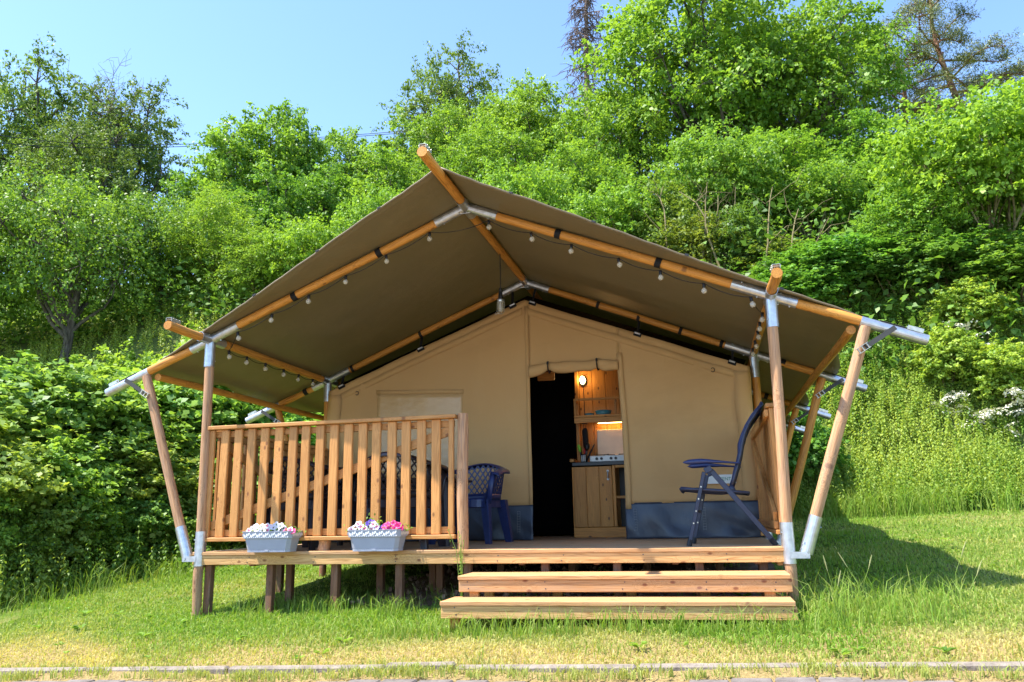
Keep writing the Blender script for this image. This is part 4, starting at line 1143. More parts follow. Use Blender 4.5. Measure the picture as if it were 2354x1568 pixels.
# undergrowth of the wood: low leaf cover on the slope
rng = np.random.default_rng(51); n = 90000
x = rng.uniform(-26, 30, n); y = 9.5 + rng.uniform(0, 1, n) ** 1.7 * 36; z = gz(x, y) + np.abs(rng.normal(size=n)) * .7 * (1 + .6 * np.sin(x * 1.1) * np.sin(y * .9))
P = np.stack([x, y, z], 1); s = rng.uniform(.10, .22, n) * (1 + (y - 9) * .02)
un = obj('undergrowth', quads_mesh('undergrowth', leaves(P, rng.normal(size=(n, 3)) * .6 + np.array([0, -.2, .8]), s, .65, rng), 'mid_leaf', rng.random(n)))
un.color = (.85, .9, .9, 1); tag(un, 'leafy undergrowth covering the slope between the trees', 'undergrowth', kind='stuff')

# ------------------------------------------------------------------ lawn
def blades(x, y, h, w, rng, bend=.5, seg=2):
    n = len(x); z = gz(x, y) - .004
    a = rng.uniform(0, 2 * math.pi, n); d = np.stack([np.cos(a), np.sin(a), np.zeros(n)], 1)
    b = rng.uniform(0, 2 * math.pi, n); side = np.stack([np.cos(b), np.sin(b), np.zeros(n)], 1)
    base = np.stack([x, y, z], 1); hh = h[:, None]; up = np.array([0, 0, 1.0]); bd = (bend * rng.uniform(.2, 1.3, n))[:, None]
    mid = base + up * hh * .6 + d * hh * bd * .25; tip = base + up * hh * (1 - bd * .22) + d * hh * bd * .8
    sw = side * (w / 2)[:, None]
    q1 = np.stack([base - sw, base + sw, mid + sw * .8, mid - sw * .8], 1)
    q2 = np.stack([mid - sw * .8, mid + sw * .8, tip + sw * .12, tip - sw * .12], 1)
    return q1, q2
def lawn_mask(x, y):
    under = (x > -1.15 + .18 * np.sin(y * 5)) & (x < 2.4) & (y > .18)
    return ~under & (y < 7.9) & ~((y > 3) & (np.abs(x) < 2.35))
rng = np.random.default_rng(61)
def dryness(x, y):
    k = np.clip((-y - 0.78) * 1.3 + .35 * np.sin(x * 1.9 + .5) + .25 * np.sin(x * 4.3 + y * 5), 0, 1)
    p = np.clip(.48 + .5 * np.sin(x * 1.1 + y * .9) * np.sin(y * 1.4 - x * .6 + 1) + .2 * np.sin(x * 3 + 2 * y), 0, 1) * .55
    return np.clip(k * .9 + p, 0, 1)
xs_, ys_ = [], []
for (x0, x1, y0, y1, n) in ((-4.2, 6.0, -1.56, .6, 95000), (-6.5, 8, .6, 3.2, 52000), (-9.5, 11, 3.2, 7.9, 60000)):
    xs_.append(rng.uniform(x0, x1, n)); ys_.append(rng.uniform(y0, y1, n))
x = np.concatenate(xs_); y = np.concatenate(ys_)
k = lawn_mask(x, y); x, y = x[k], y[k]
dr = dryness(x, y)
k = rng.random(len(x)) > dr * .15; x, y, dr = x[k], y[k], dr[k]
h = rng.uniform(.016, .045, len(x)) * (1.15 - .45 * dr) * np.where(y > 3, 1.15, 1) * (1 + .5 * np.clip(np.sin(x * 2.3) * np.sin(y * 3.1), 0, 1))
w = rng.uniform(.005, .011, len(x)) * np.where(y > 3, 1.7, np.where(y > .6, 1.25, 1))
q1, q2 = blades(x, y, h, w, rng, .9)
tn = np.clip(dr * .85 + rng.normal(size=len(x)) * .16 + .02, 0, 1)
lg = obj('lawn_grass', quads_mesh('lawn_grass', np.concatenate([q1, q2]), 'grass_blade', np.concatenate([tn, tn]))); tag(lg, 'short sunlit lawn grass with straw coloured dry patches', 'grass', kind='stuff')
# tall uncut tufts round the steps, posts and foot of the banks
xs_, ys_, hs_ = [], [], []
def tuft(cx, cy, r, n, h0, h1):
    xs_.append(cx + rng.normal(size=n) * r); ys_.append(cy + rng.normal(size=n) * r * .6); hs_.append(rng.uniform(h0, h1, n))
for cx in np.arange(-.4, 2.4, .075): tuft(cx + rng.normal() * .03, -.82 + rng.normal() * .05, .05, 26, .05, .20)
for cx, cy in ((2.55, -.35), (2.7, -.2), (2.85, -.4), (3.0, -.25), (2.6, -.6), (3.15, -.5), (3.3, -.3), (2.75, -.75), (3.0, -.7), (2.5, .1)): tuft(cx, cy, .12, 60, .08, .28)
for lx, ly in legs[:12]: tuft(lx, ly - .08, .09, 22, .06, .18)
for k in range(22): tuft(rng.uniform(-2.0, -.1), rng.uniform(-.25, .2), .08, 26, .06, .20)
for k in range(190): tuft(-4.95 + rng.normal() * .4, rng.uniform(-.8, 6.8), .15, rng.integers(10, 44), .05, rng.uniform(.15, .42))
for k in range(190): tuft(rng.uniform(2.8, 10.5), rng.uniform(6.8, 7.7), .15, 40, .2, .55)
for k in range(420): tuft(rng.uniform(-4, 5.5), rng.uniform(-1.78, -1.64), .03, 14, .02, .07)
for k in range(120): tuft(rng.uniform(-4, 5.5), rng.uniform(-1.57, -1.5), .04, 12, .02, .06)
for k in range(160): tuft(rng.uniform(-4, 6), rng.uniform(-1.5, 3), .07, 18, .05, .12)
x = np.concatenate(xs_); y = np.concatenate(ys_); h = np.concatenate(hs_)
q1, q2 = blades(x, y, h, rng.uniform(.004, .0075, len(x)) * np.where(y > 4, 1.6, 1), rng, .8)
tn = np.clip(rng.normal(size=len(x)) * .12 + .12 + .35 * (y < -1.45), 0, 1)
tg = obj('tall_grass', quads_mesh('tall_grass', np.concatenate([q1, q2]), 'grass_blade', np.concatenate([tn, tn]))); tag(tg, 'long uncut grass tufts round the steps, posts and bank edges', 'grass', kind='stuff')
# broad weed rosettes and clover scattered in the lawn
P = []; N = []; D = []; S = []; n_r = 130
for k in range(n_r):
    cx, cy = rng.uniform(-4, 5.5), rng.uniform(-1.5, 4.5)
    if not lawn_mask(np.array([cx]), np.array([cy]))[0]: continue
    m = rng.integers(5, 11); s_ = rng.uniform(.03, .075)
    a_ = rng.uniform(0, 6.28, m); dd = np.stack([np.cos(a_), np.sin(a_), rng.uniform(.1, .7, m)], 1)
    P.append(np.array([cx, cy, gzf(cx, cy) + .018]) + dd * s_ * .55); D.append(dd); N.append(np.stack([-np.cos(a_) * .4, -np.sin(a_) * .4, np.ones(m)], 1)); S.append(np.full(m, s_))
P = np.concatenate(P); D = np.concatenate(D); N = np.concatenate(N); S = np.concatenate(S)
lw_ = obj('lawn_weeds', quads_mesh('lawn_weeds', leaves(P, N, S, .42, rng, D), 'broad_leaf', rng.random(len(P)))); tag(lw_, 'plantain and clover rosettes scattered in the lawn', 'weeds', kind='stuff')
# seed heads standing above the tuft beside the steps
for k in range(6):
    cx, cy = rng.uniform(2.5, 3.5), rng.uniform(-.7, -.05); hz = rng.uniform(.22, .38); z0 = gzf(cx, cy); lx_ = rng.normal() * .08
    mb = MB(); mb.tube([(cx, cy, z0), (cx + lx_ * .3, cy, z0 + hz * .6), (cx + lx_, cy, z0 + hz)], .0014, 4)
    e = mb.done('grass_stalk', 'yellow_green', None, Matrix.Identity(4)); tag(e, 'grass stalk with a seed head in the tuft right of the steps', 'grass stalk', 'seed heads right of the steps')
    MB().tube([(cx + lx_ * .9, cy, z0 + hz * .93), (cx + lx_ * 1.15, cy, z0 + hz + .03), (cx + lx_ * 1.4, cy, z0 + hz + .075)], [.002, .0045, .002], 6).done('seed_head', 'seed_straw', e, Matrix.Identity(4))
# clods of earth under the deck
n = 420; mb = MB()
for k in range(n):
    cx, cy = rng.uniform(-1.2, 2.2), rng.uniform(.2, 2.4)
    if cx < -1.1: continue
    s_ = rng.uniform(.008, .035); c = Vector((cx, cy, gzf(cx, cy) + .02 + .04 * math.exp(-((cx + .1) / 1.6) ** 2)))
    M3 = Euler((rng.uniform(0, 6), rng.uniform(0, 6), rng.uniform(0, 6))).to_matrix()
    mb.box(c, (s_ * 1.3, s_, s_ * .8), M3)
stone_mat('earth_clod', (0.15, 0.09, 0.06), (0.38, 0.25, 0.175))
cl = mb.done('earth_clods', 'earth_clod', None, Matrix.Identity(4)); tag(cl, 'crumbled brown earth clods under the deck', 'soil', kind='stuff')

# ------------------------------------------------------------------ power line
for i, (l, m, r_) in enumerate((((-60, 300), (640, 322), (2420, 158)), ((-60, 321), (640, 326), (2420, 172)))):
    a_, b_, c_ = spot(*l, 30.5), spot(*m, 37), spot(*r_, 33)
    pts = []
    for k in range(41):
        t_ = k / 40 * 2
        pts.append(a_ * ((1 - t_) * (2 - t_) / 2) + b_ * (t_ * (2 - t_)) + c_ * (t_ * (t_ - 1) / 2))
    e = MB().tube(pts, .016, 5).done('overhead_wire', 'cable_rubber', None, Matrix.Identity(4))
    tag(e, ('upper' if i == 0 else 'lower') + ' of two thin overhead wires crossing before the oaks', 'power line', 'overhead wires')
# ------------------------------------------------------------------ string of lamps under the rafters
bulb_sock = MB(); bulb_sock.lathe([(.0, .0), (.0125, .0), (.0125, -.034), (.0105, -.036), (.0, -.036)], 10)
bulb_sock = mesh('socket', bulb_sock.V, bulb_sock.F, 'black_rubber', True)
pr = [(.009, -.034)] + [(.0225 * math.sin(a_), -.060 + .0235 * math.cos(a_)) for a_ in np.linspace(.42, math.pi - .05, 9)]
bulb_glass_me = MB(); bulb_glass_me.lathe(pr, 14); bulb_glass_me = mesh('bulb', bulb_glass_me.V, bulb_glass_me.F, 'bulb_glass', True)
fil = MB(); fil.tube([(0, 0, -.036), (.004, 0, -.052), (-.004, 0, -.062), (.003, 0, -.070)], .0016, 5); fil = mesh('filament', fil.V, fil.F, 'zinc_buckle')
sl = empty('string_light', (0, 0, HP), 0, 'black string of clear round bulbs slung under the front rafters and side purlins', 'string light')
def raf(sg, k): return Vector((0, 0, HR)) + (Vector((sg * A, 0, HP)) - Vector((0, 0, HR))) * k
spots_ = []
path = []
for y_ in (1.83, 1.52, 1.20, .85, .52, .22): spots_.append(Vector((-A + .045, y_, HP - .055)))
for k in (.885, .745, .60, .455, .30, .135): spots_.append(raf(-1, k) + Vector((0, -.012, -.062)))
for k in (.085, .235, .375, .53, .665, .80, .94): spots_.append(raf(1, k) + Vector((0, -.012, -.062)))
for y_ in (.30, .62, .95, 1.35, 1.70): spots_.append(Vector((A - .045, y_, HP - .055)))
for a_, b_ in zip(spots_[:-1], spots_[1:]):
    for t_ in np.linspace(0, 1, 7)[:-1]:
        c = a_.lerp(b_, t_); c.z -= .028 * 4 * t_ * (1 - t_) * (1.0 if (b_ - a_).length < .5 else 1.4); path.append(c)
path.append(spots_[-1]); path = [Vector((-A + .03, 2.2, HP - .06))] + path + [Vector((A - .03, 2.1, HP - .05))]
MB().tube(path, .0035, 5).done('cable', 'cable_rubber', sl, Matrix.Identity(4))
for c in spots_:
    s_ = obj('socket', bulb_sock, sl, Matrix.Translation(c) @ Euler((random.uniform(-.15, .15), random.uniform(-.2, .2), 0)).to_matrix().to_4x4())
    obj('bulb', bulb_glass_me, s_, local=Matrix.Identity(4)); obj('filament', fil, s_, local=Matrix.Identity(4))

# ------------------------------------------------------------------ hanging cage lamp
pl = empty('pendant_lamp', (0.0, 1.15, 2.30), 0, 'caged pendant lamp hanging unlit from the ridge pole on a black cord', 'lamp')
MB().tube([(0, 1.15, 2.81), (.002, 1.15, 2.6), (0, 1.15, 2.40)], .005, 6).done('cord', 'cable_rubber', pl, Matrix.Identity(4))
MB().lathe([(.0, .115), (.014, .115), (.018, .10), (.014, .095), (.019, .085), (.015, .08), (.020, .07), (.024, .03), (.024, .0)], 12, (0, 1.15, 2.335)).done('socket', 'black_rubber', pl, Matrix.Identity(4), smooth=True)
MB().lathe([(.0, .0), (.036, .0), (.038, -.012), (.036, -.016), (.038, -.024), (.036, -.03), (.030, -.03)], 16, (0, 1.15, 2.335)).done('cap', 'galvanised_steel', pl, Matrix.Identity(4), smooth=True)
MB().lathe([(.027, -.03), (.029, -.10), (.024, -.122), (.0, -.128)], 16, (0, 1.15, 2.335)).done('glass', 'bulb_glass', pl, Matrix.Identity(4), smooth=True)
cg = MB()
for k in range(6):
    a_ = k * math.pi / 3; cg.tube([(.037 * math.cos(a_), 1.15 + .037 * math.sin(a_), 2.31), (.038 * math.cos(a_), 1.15 + .038 * math.sin(a_), 2.215), (.022 * math.cos(a_), 1.15 + .022 * math.sin(a_), 2.192), (0, 1.15, 2.188)], .0022, 5)
for z_ in (2.285, 2.235): cg.tube([(.038 * math.cos(a_), 1.15 + .038 * math.sin(a_), z_) for a_ in np.linspace(0, 2 * math.pi, 17)], .0022, 5, False)
cg.tube([(-.03, 1.15, 2.20), (-.052, 1.15, 2.185), (-.052, 1.15, 2.205)], .0022, 5)
cg.done('cage', 'zinc_buckle', pl, Matrix.Identity(4))

# ------------------------------------------------------------------ plastic tub chairs
def u_path(s, flare=0.0):
    """plan of the tub: s -1..1, arms pointing to -Y, back at +Y"""
    r = .255 + flare; arm = .20; tot = arm * 2 + math.pi * r
    d = (s + 1) / 2 * tot
    if d < arm: return Vector((-r, -arm + d, 0))
    if d > tot - arm: return Vector((r, -(d - (tot - arm)), 0))
    a_ = math.pi - (d - arm) / r
    return Vector((r * math.cos(a_), r * math.sin(a_), 0))
def rim_z(s): return .60 + .085 * math.exp(-(s / .38) ** 2) - .03 * max(0, abs(s) - .85) / .15
def shell(s, t_):
    z0, z1 = .375, rim_z(s)
    p = u_path(s, .0 + .035 * t_); p.z = z0 + (z1 - z0) * t_; return p
def make_chair():
    e = empty('plastic_chair', (0, 0, 0), 0, 'x', 'chair', 'plastic chairs round the deck table')
    # seat with apron
    mb = MB(); n_ = 28
    out = [Vector((.225 * math.copysign(abs(math.cos(a_)) ** .55, math.cos(a_)), -.01 + .235 * math.copysign(abs(math.sin(a_)) ** .55, math.sin(a_)), 0)) for a_ in np.linspace(0, 2 * math.pi, n_ + 1)[:-1]]
    rings = [(.80, .352), (.96, .366), (1.0, .372), (1.03, .362), (1.05, .30), (1.03, .298), (1.0, .350), (.8, .340)]
    V = [(p.x * k, p.y * k, z_) for k, z_ in rings for p in out]
    F = [(i * n_ + j, i * n_ + (j + 1) % n_, (i + 1) * n_ + (j + 1) % n_, (i + 1) * n_ + j) for i in range(len(rings) - 1) for j in range(n_)]
    F.append(tuple(range(n_ - 1, -1, -1))); mb.add(V, F)
    mb.done('seat', 'navy_plastic', e, smooth=False)
    for sx in (-1, 1):
        for sy in (-1, 1):
            t0, t1 = Vector((sx * .215, sy * .205 - .01, .365)), Vector((sx * .262, sy * .26 - .01, .0))
            mb = MB(); P = []
            prof = [(-.042, -.028), (.030, -.028), (.030, .030), (.018, .030), (.018, -.014), (-.042, -.014)]
            for k in range(6):
                t_ = k / 5; c = t0.lerp(t1, t_ ** .85); w_ = 1.25 - .45 * t_
                P.append([(c.x + sx * px * w_, c.y + sy * -py * w_ * -1, c.z) for px, py in prof])
            V = [v for r_ in P for v in r_]; m_ = len(prof)
            F = [(i * m_ + j, i * m_ + (j + 1) % m_, (i + 1) * m_ + (j + 1) % m_, (i + 1) * m_ + j) for i in range(5) for j in range(m_)]
            F += [tuple(range(m_ - 1, -1, -1)), tuple(range(5 * m_, 6 * m_))]
            mb.add(V, F).done('leg', 'navy_plastic', e)
    for sx in (-1, 1):   # arm supports rising from the front legs
        mb = MB(); mb.tube([(sx * .235, -.21, .33), (sx * .262, -.215, .46), (sx * .285, -.205, .59)], [.030, .026, .024], 8, True, (1, .55)); mb.done('arm_support', 'navy_plastic', e, smooth=True)
    rim = [shell(s, 1.0) for s in np.linspace(-1.04, 1.04, 50)]
    mb = MB(); P = []
    for i, c in enumerate(rim):
        s = -1.04 + 2.08 * i / 49
        nrm = Vector((c.x, max(c.y, 0), 0)).normalized()
        for o_, z_ in ((-.022, .0), (-.010, .014), (.020, .016), (.046, .004), (.054, -.022), (.046, -.024), (.036, -.004), (.0, .002), (-.022, .0)):
            P.append(c + nrm * o_ + Vector((0, 0, z_)))
    mb.sheet(P, 50, 9); mb.F += [tuple(range(8)), tuple(range(49 * 9 + 7, 49 * 9 - 1, -1))]
    mb.done('rim', 'navy_plastic', e, smooth=True)
    mb = MB()             # solid lower band and uprights of the shell
    P = [shell(s, t_) for s in np.linspace(-1, 1, 44) for t_ in (-.05, .16)]
    mb.sheet(P, 44, 2)
    for s0, s1 in ((-1, -.88), (.88, 1), (-.52, -.46), (.46, .52)):
        mb.sheet([shell(s, t_) for s in np.linspace(s0, s1, 4) for t_ in (.16, .55, .98)], 4, 3)
    mb.done('shell_band', 'navy_plastic', e, smooth=True, thick=.006)
    lat = MB()
    for dr_ in (-1, 1):
        for k in range(-24, 25):
            pts = []
            for t_ in np.linspace(.15, .99, 8):
                s = k * .082 + dr_ * (t_ - .5) * .34
                if -1 <= s <= 1: pts.append((s, t_))
            if len(pts) < 2: continue
            P = []
            for s, t_ in pts:
                for o_ in (-.0085, .0085):
                    P.append(shell(min(1, max(-1, s + o_ * 1.35)), t_) * 1.0)
            lat.sheet([p + Vector((p.x, p.y, 0)).normalized() * .002 * dr_ for p in P], len(pts), 2)
    o_ = lat.done('lattice', 'navy_plastic', e, thick=.005); o_['kind'] = 'stuff'
    return e
ch = make_chair()
CH = [(-.72, .40, math.pi + .06, 'dark plastic lattice chair turned away, behind the right half of the slats'),
      (-1.62, .46, math.pi - .25, 'dark plastic lattice chair turned away, behind the slats between the two flower boxes'),
      (-.42, 1.50, -.10, 'navy plastic lattice chair facing out, right of the round balustrade post'),
      (-1.75, 1.55, .30, 'dark plastic lattice chair facing out across the table by the side railing')]
for i, (x_, y_, rz, lab) in enumerate(CH):
    c = ch if i == 0 else copy_tree(ch)
    put(c, (x_, y_, 0.0), rz, 1.13); c['label'] = lab
    if i != 2:
        for part in c.children:
            part.material_slots[0].link = 'OBJECT'; part.material_slots[0].material = MATS['brown_and_shaded_plastic']
    else:
        for part in c.children: part.material_slots[0].link = 'DATA'
# table
tb = empty('plastic_table', (-1.05, .98, 0), 0, 'dark plastic garden table between the lattice chairs on the deck', 'table')
bm = board_mesh(1.42, .62, .03, 'brown_and_shaded_plastic', .012)
obj('table_top', bm, tb, Matrix.Translation((-1.05, .98, .585)))
MB().box((-1.05, .98, .545), (1.28, .50, .05)).done('apron', 'brown_and_shaded_plastic', tb, Matrix.Identity(4))
for sx in (-1, 1):
    for sy in (-1, 1):
        MB().tube([(-1.05 + sx * .60, .98 + sy * .22, .56), (-1.05 + sx * .63, .98 + sy * .24, .0)], [.045, .03], 8, True).done('leg', 'brown_and_shaded_plastic', tb, Matrix.Identity(4))

# ------------------------------------------------------------------ reclining chair on the right of the deck
rc = empty('recliner_chair', (2.0, .52, 0), R(-2.5), 'navy folding recliner chair with high curved back on the deck', 'chair')
HW = .27
RX = lambda x_: x_ - 2.0
def side_bar(name, pts, w, t_, mat, parts=(-1, 1)):
    """flat bar on either side, drawn in the chair's own side view"""
    for sy in parts:
        mb = MB(); mb.tube([(RX(a_), sy * HW, b_) for a_, b_ in pts], w / 2, 10, True, (t_ / w, 1.0) if False else None); mb.done(name, mat, rc, smooth=True)
def flat_bar(name, p0, p1, w, t_, mat, y_):
    a_, b_ = Vector((RX(p0[0]), y_, p0[1])), Vector((RX(p1[0]), y_, p1[1]))
    me = board_mesh((b_ - a_).length, w, t_, mat, .003)
    d = (b_ - a_).normalized()
    o = obj(name, me, rc, local=axes((a_ + b_) / 2, d, (0, 1, 0)))
    return o
for sy in (-1, 1):
    yy = sy * HW
    fl = flat_bar('front_leg', (1.698, .02), (1.842, .555), .030, .020, 'graphite_metal', yy)
    rl = flat_bar('rear_leg', (2.318, .015), (1.895, .565), .040, .022, 'graphite_metal', yy * .93)
    for nm, pt, par in (('foot', (1.692, .0), fl), ('foot', (2.325, .0), rl)):
        top = Vector((RX(pt[0] + (.012 if par is fl else -.035)), yy * (1 if par is fl else .93), .05)); bot = Vector((RX(pt[0]), yy * (1 if par is fl else .93), .0))
        MB().tube([bot, top], [.021, .019], 8).done(nm, 'black_rubber', par, WM[rc].copy())
    for k in range(4):
        t_ = .28 + k * .17; c = Vector((RX(1.698 + .144 * t_), yy - .011 * 1, .02 + .535 * t_))
        MB().tube([c, c + Vector((0, -.004, 0))], .006, 8).done('rivet', 'zinc_buckle', fl, WM[rc].copy())
    # arm rest: moulded, thick at the front
    P = []; nn = 22
    for i in range(nn):
        t_ = i / (nn - 1); x_ = 1.686 + (2.118 - 1.686) * t_
        zc = .632 + .008 * math.sin(t_ * 2.4) - .05 * max(0, t_ - .35) ** 1.0 * .8
        hh = .020 * math.sqrt(max(.02, min(1, t_ * 9))) * (1 - .62 * min(1, max(0, t_ - .30) / .5)); ww = .027 * math.sqrt(max(.02, min(1, t_ * 7))) * (1 - .35 * t_)
        P += [(RX(x_), yy + ww * math.cos(a_), zc + hh * math.sin(a_)) for a_ in np.linspace(0, 2 * math.pi, 13)]
    mb = MB(); mb.sheet(P, nn, 13); mb.F += [tuple(range(12)), tuple(range((nn - 1) * 13 + 11, (nn - 1) * 13 - 1, -1))]
    mb.done('armrest', 'navy_plastic', rc, smooth=True)
    flat_bar('arm_bracket', (1.846, .56), (1.90, .585), .045, .028, 'graphite_metal', yy)
    MB().tube([(RX(1.652), yy * .9, .432), (RX(1.80), yy * .9, .424), (RX(2.02), yy * .9, .405), (RX(2.165), yy * .9, .388)], .013, 10).done('seat_rail', 'graphite_metal', rc, smooth=True)
    bk = [(2.035, .43), (2.06, .50), (2.095, .595), (2.125, .69), (2.146, .78), (2.170, .85), (2.205, .92), (2.255, .985), (2.315, 1.068)]
    MB().tube([(RX(a_), yy * .88, b_) for a_, b_ in bk], .0135, 10).done('back_rail', 'graphite_metal', rc, smooth=True)
    MB().tube([(RX(2.035), yy * .94, .42), (RX(2.035), yy * .82, .42)], .030, 12).done('hinge', 'graphite_metal', rc, smooth=True)
# slung seat and padded back
P = []
for x_, z_ in ((1.648, .428), (1.66, .443), (1.75, .432), (1.85, .420), (1.95, .412), (2.03, .418)):
    for k in range(9):
        v_ = (k / 8 - .5) * 2; P.append((RX(x_), v_ * HW * .88, z_ - .022 * (1 - v_ * v_)))
MB().sheet(P, 6, 9).done('seat', 'navy_fabric', rc, smooth=True, thick=.014)
P = []; bk2 = [(2.040, .455), (2.058, .50), (2.085, .56), (2.108, .63), (2.128, .70), (2.140, .77), (2.160, .84), (2.195, .91), (2.245, .98), (2.30, 1.05), (2.318, 1.078)]
for i, (x_, z_) in enumerate(bk2):
    for k in range(9):
        v_ = (k / 8 - .5) * 2
        pad = .010 * math.sin(i / (len(bk2) - 1) * math.pi) + .012
        P.append((RX(x_ - pad * (1 - .6 * v_ * v_) + .004 * math.sin(i * 2.2)), v_ * HW * .90, z_))
MB().sheet(P, len(bk2), 9).done('backrest', 'navy_fabric', rc, smooth=True, thick=.018)
for (x_, z_) in ((1.655, .43), (1.76, .26), (2.16, .39), (2.2, .165), (2.31, 1.06)):
    MB().tube([(RX(x_), -HW * .9, z_), (RX(x_), HW * .9, z_)], .011, 8).done('crossbar', 'graphite_metal', rc, smooth=True)

# ------------------------------------------------------------------ flower boxes
def make_box(lab, x0):
    e = empty('flower_box', (x0, -.075, .0), 0, lab, 'flower box', 'grey flower boxes on the deck edge')
    def ring(hx, hy, z_, c=.028):
        return [(-hx + c, -hy, z_), (hx - c, -hy, z_), (hx, -hy + c, z_), (hx, hy - c, z_), (hx - c, hy, z_), (-hx + c, hy, z_), (-hx, hy - c, z_), (-hx, -hy + c, z_)]
    def loft(rings, closed_bottom=True):
        V = [v for r_ in rings for v in r_]; F = [(i * 8 + j, i * 8 + (j + 1) % 8, (i + 1) * 8 + (j + 1) % 8, (i + 1) * 8 + j) for i in range(len(rings) - 1) for j in range(8)]
        if closed_bottom: F.append(tuple(range(7, -1, -1)))
        return MB().add(V, F)
    loft([ring(.192, .078, .0), ring(.193, .079, .018), ring(.1915, .0775, .019), ring(.1915, .0775, .021), ring(.194, .080, .022), ring(.212, .092, .112), ring(.205, .085, .112), ring(.19, .075, .03)]).done('trough', 'planter_grey', e)
    loft([ring(.2125, .0925, .106), ring(.221, .101, .109), ring(.226, .106, .158), ring(.229, .109, .160), ring(.229, .109, .165), ring(.216, .096, .165), ring(.212, .092, .125)], False).done('rim', 'planter_grey', e)
    lf = MB()
    def leaf_mark(c, ang, L, nrm, tx):
        up_ = Vector((0, 0, 1)); d = (tx * math.sin(ang) + up_ * math.cos(ang)); s_ = tx * math.cos(ang) - up_ * math.sin(ang)
        pts = [c + d * (L * (t_ - .5)) + s_ * (L * .24 * k) + nrm * .0012 for t_, k in ((0, 0), (.3, .8), (.62, .85), (1, 0), (.62, -.85), (.3, -.8))]
        lf.add(pts, [(0, 1, 2, 3, 4, 5)])
    fr = lambda x_, z_: Vector((x_, -.1015 - .0055 * (z_ - .109) / .05 - .0006, z_))
    for i in range(21):
        x_ = -.19 + .38 * i / 20; al = [-.55, .1, .6][i % 3]
        leaf_mark(fr(x_, .137 + .008 * ((i * 7) % 3 - 1)), al, .034, Vector((0, -1, .1)), Vector((1, 0, 0)))
        leaf_mark(fr(x_ + .006, .119), al * 1.4 + .2, .017, Vector((0, -1, .1)), Vector((1, 0, 0)))
    for sx in (-1, 1):
        for i in range(9):
            y_ = -.075 + .15 * i / 8
            leaf_mark(Vector((sx * (.2225 + .004), y_, .136)), [-.3, .1, .4][i % 3], .034, Vector((sx, 0, .1)), Vector((0, sx, 0)))
    o_ = lf.done('leaf_pattern', 'planter_white', e); o_['kind'] = 'stuff'
    MB().box((0, -.081, .013), (.036, .006, .014)).done('drain_clip', 'planter_grey', e)
    MB().box((0, 0, .145), (.40, .165, .006)).done('soil', 'potting_soil', e)
    return e
b1 = make_box('grey flower box with white leaf border holding white petunias', -1.655)
b2 = make_box('grey flower box with white leaf border holding pink and purple flowers', -.722)
def blossom_mesh(name, mat_out, mat_in, r_, lobes=5):
    V = [(0, 0, -.010)]; F = []; n_ = lobes * 6
    for k, (rr, z_) in enumerate(((.28, .004), (.62, .012), (1.0, .012))):
        for j in range(n_):
            a_ = 2 * math.pi * j / n_; lob = 1 - (.20 * abs(math.sin(a_ * lobes / 2)) ** 3 if k == 2 else 0)
            V.append((r_ * rr * lob * math.cos(a_), r_ * rr * lob * math.sin(a_), z_ + (.004 * math.sin(a_ * lobes) if k == 2 else 0)))
    F += [(0, 1 + j, 1 + (j + 1) % n_) for j in range(n_)]
    for k in range(2): F += [(1 + k * n_ + j, 1 + (k + 1) * n_ + j, 1 + (k + 1) * n_ + (j + 1) % n_, 1 + k * n_ + (j + 1) % n_) for j in range(n_)]
    me = mesh(name, V, F, mat_out, True); me.materials.append(MATS[mat_in])
    for i, p_ in enumerate(me.polygons):
        if i < n_: p_.material_index = 1
        elif mat_in == 'pink_petal' and mat_out == 'white_petal' and i < 2 * n_ and (i // 3) % 2 == 0: p_.material_index = 1
    return me
BL = {'white': blossom_mesh('white_blossom', 'white_petal', 'yellow_green', .030), 'pinkwhite': blossom_mesh('pink_white_blossom', 'white_petal', 'pink_petal', .029), 'magenta': blossom_mesh('magenta_blossom', 'magenta_petal', 'pink_petal', .030), 'purple': blossom_mesh('purple_blossom', 'purple_petal', 'white_petal', .017)}
def flowers(name, base, heads, lab, seed, leafy=130, spread=.05, lh=.05):
    e = empty(name, base, 0, lab, 'flower', 'bedding flowers in the grey boxes')
    rg = np.random.default_rng(seed)
    P = rg.normal(size=(leafy, 3)) * np.array([spread, .028, lh * .5]); P[:, 2] = np.abs(P[:, 2]) + .004
    obj('foliage', quads_mesh('foliage', leaves(P, rg.normal(size=(leafy, 3)) * .6 + np.array([0, -.3, .8]), .030, .5, rg), 'weed_leaf', rg.random(leafy) * .7), e, local=Matrix.Identity(4))
    for kd, x_, y_, z_ in heads:
        v = Vector((x_ * .5 + rg.normal() * .1, -1.0, .55 + rg.normal() * .25))
        M = zaxis((x_, y_, z_), v) @ Matrix.Rotation(rg.uniform(0, 6), 4, 'Z') @ Matrix.Scale(rg.uniform(.85, 1.1), 4)
        b_ = obj('blossom', BL[kd], e, local=M)
        MB().tube([(x_, y_, z_ - .004), (x_ * .6, .0, .0)], .0018, 4, False).done('stem', 'yellow_green', e, local=Matrix.Identity(4))
    return e
z0 = .149
flowers('petunia_plant', (-1.76, -.09, z0), [('white', -.05, -.04, .035), ('white', .0, -.045, .028), ('white', -.03, -.02, .055), ('white', .03, -.03, .045), ('pinkwhite', -.07, -.05, .02), ('white', .05, -.05, .02)], 'white petunia at the left end of the white-flowered box', 1)
flowers('petunia_plant', (-1.66, -.09, z0), [('pinkwhite', -.02, -.03, .055), ('pinkwhite', .025, -.04, .045), ('pinkwhite', -.045, -.035, .035), ('pinkwhite', .0, -.05, .022), ('white', .05, -.02, .05)], 'pink and white petunia in the middle of the white-flowered box', 2)
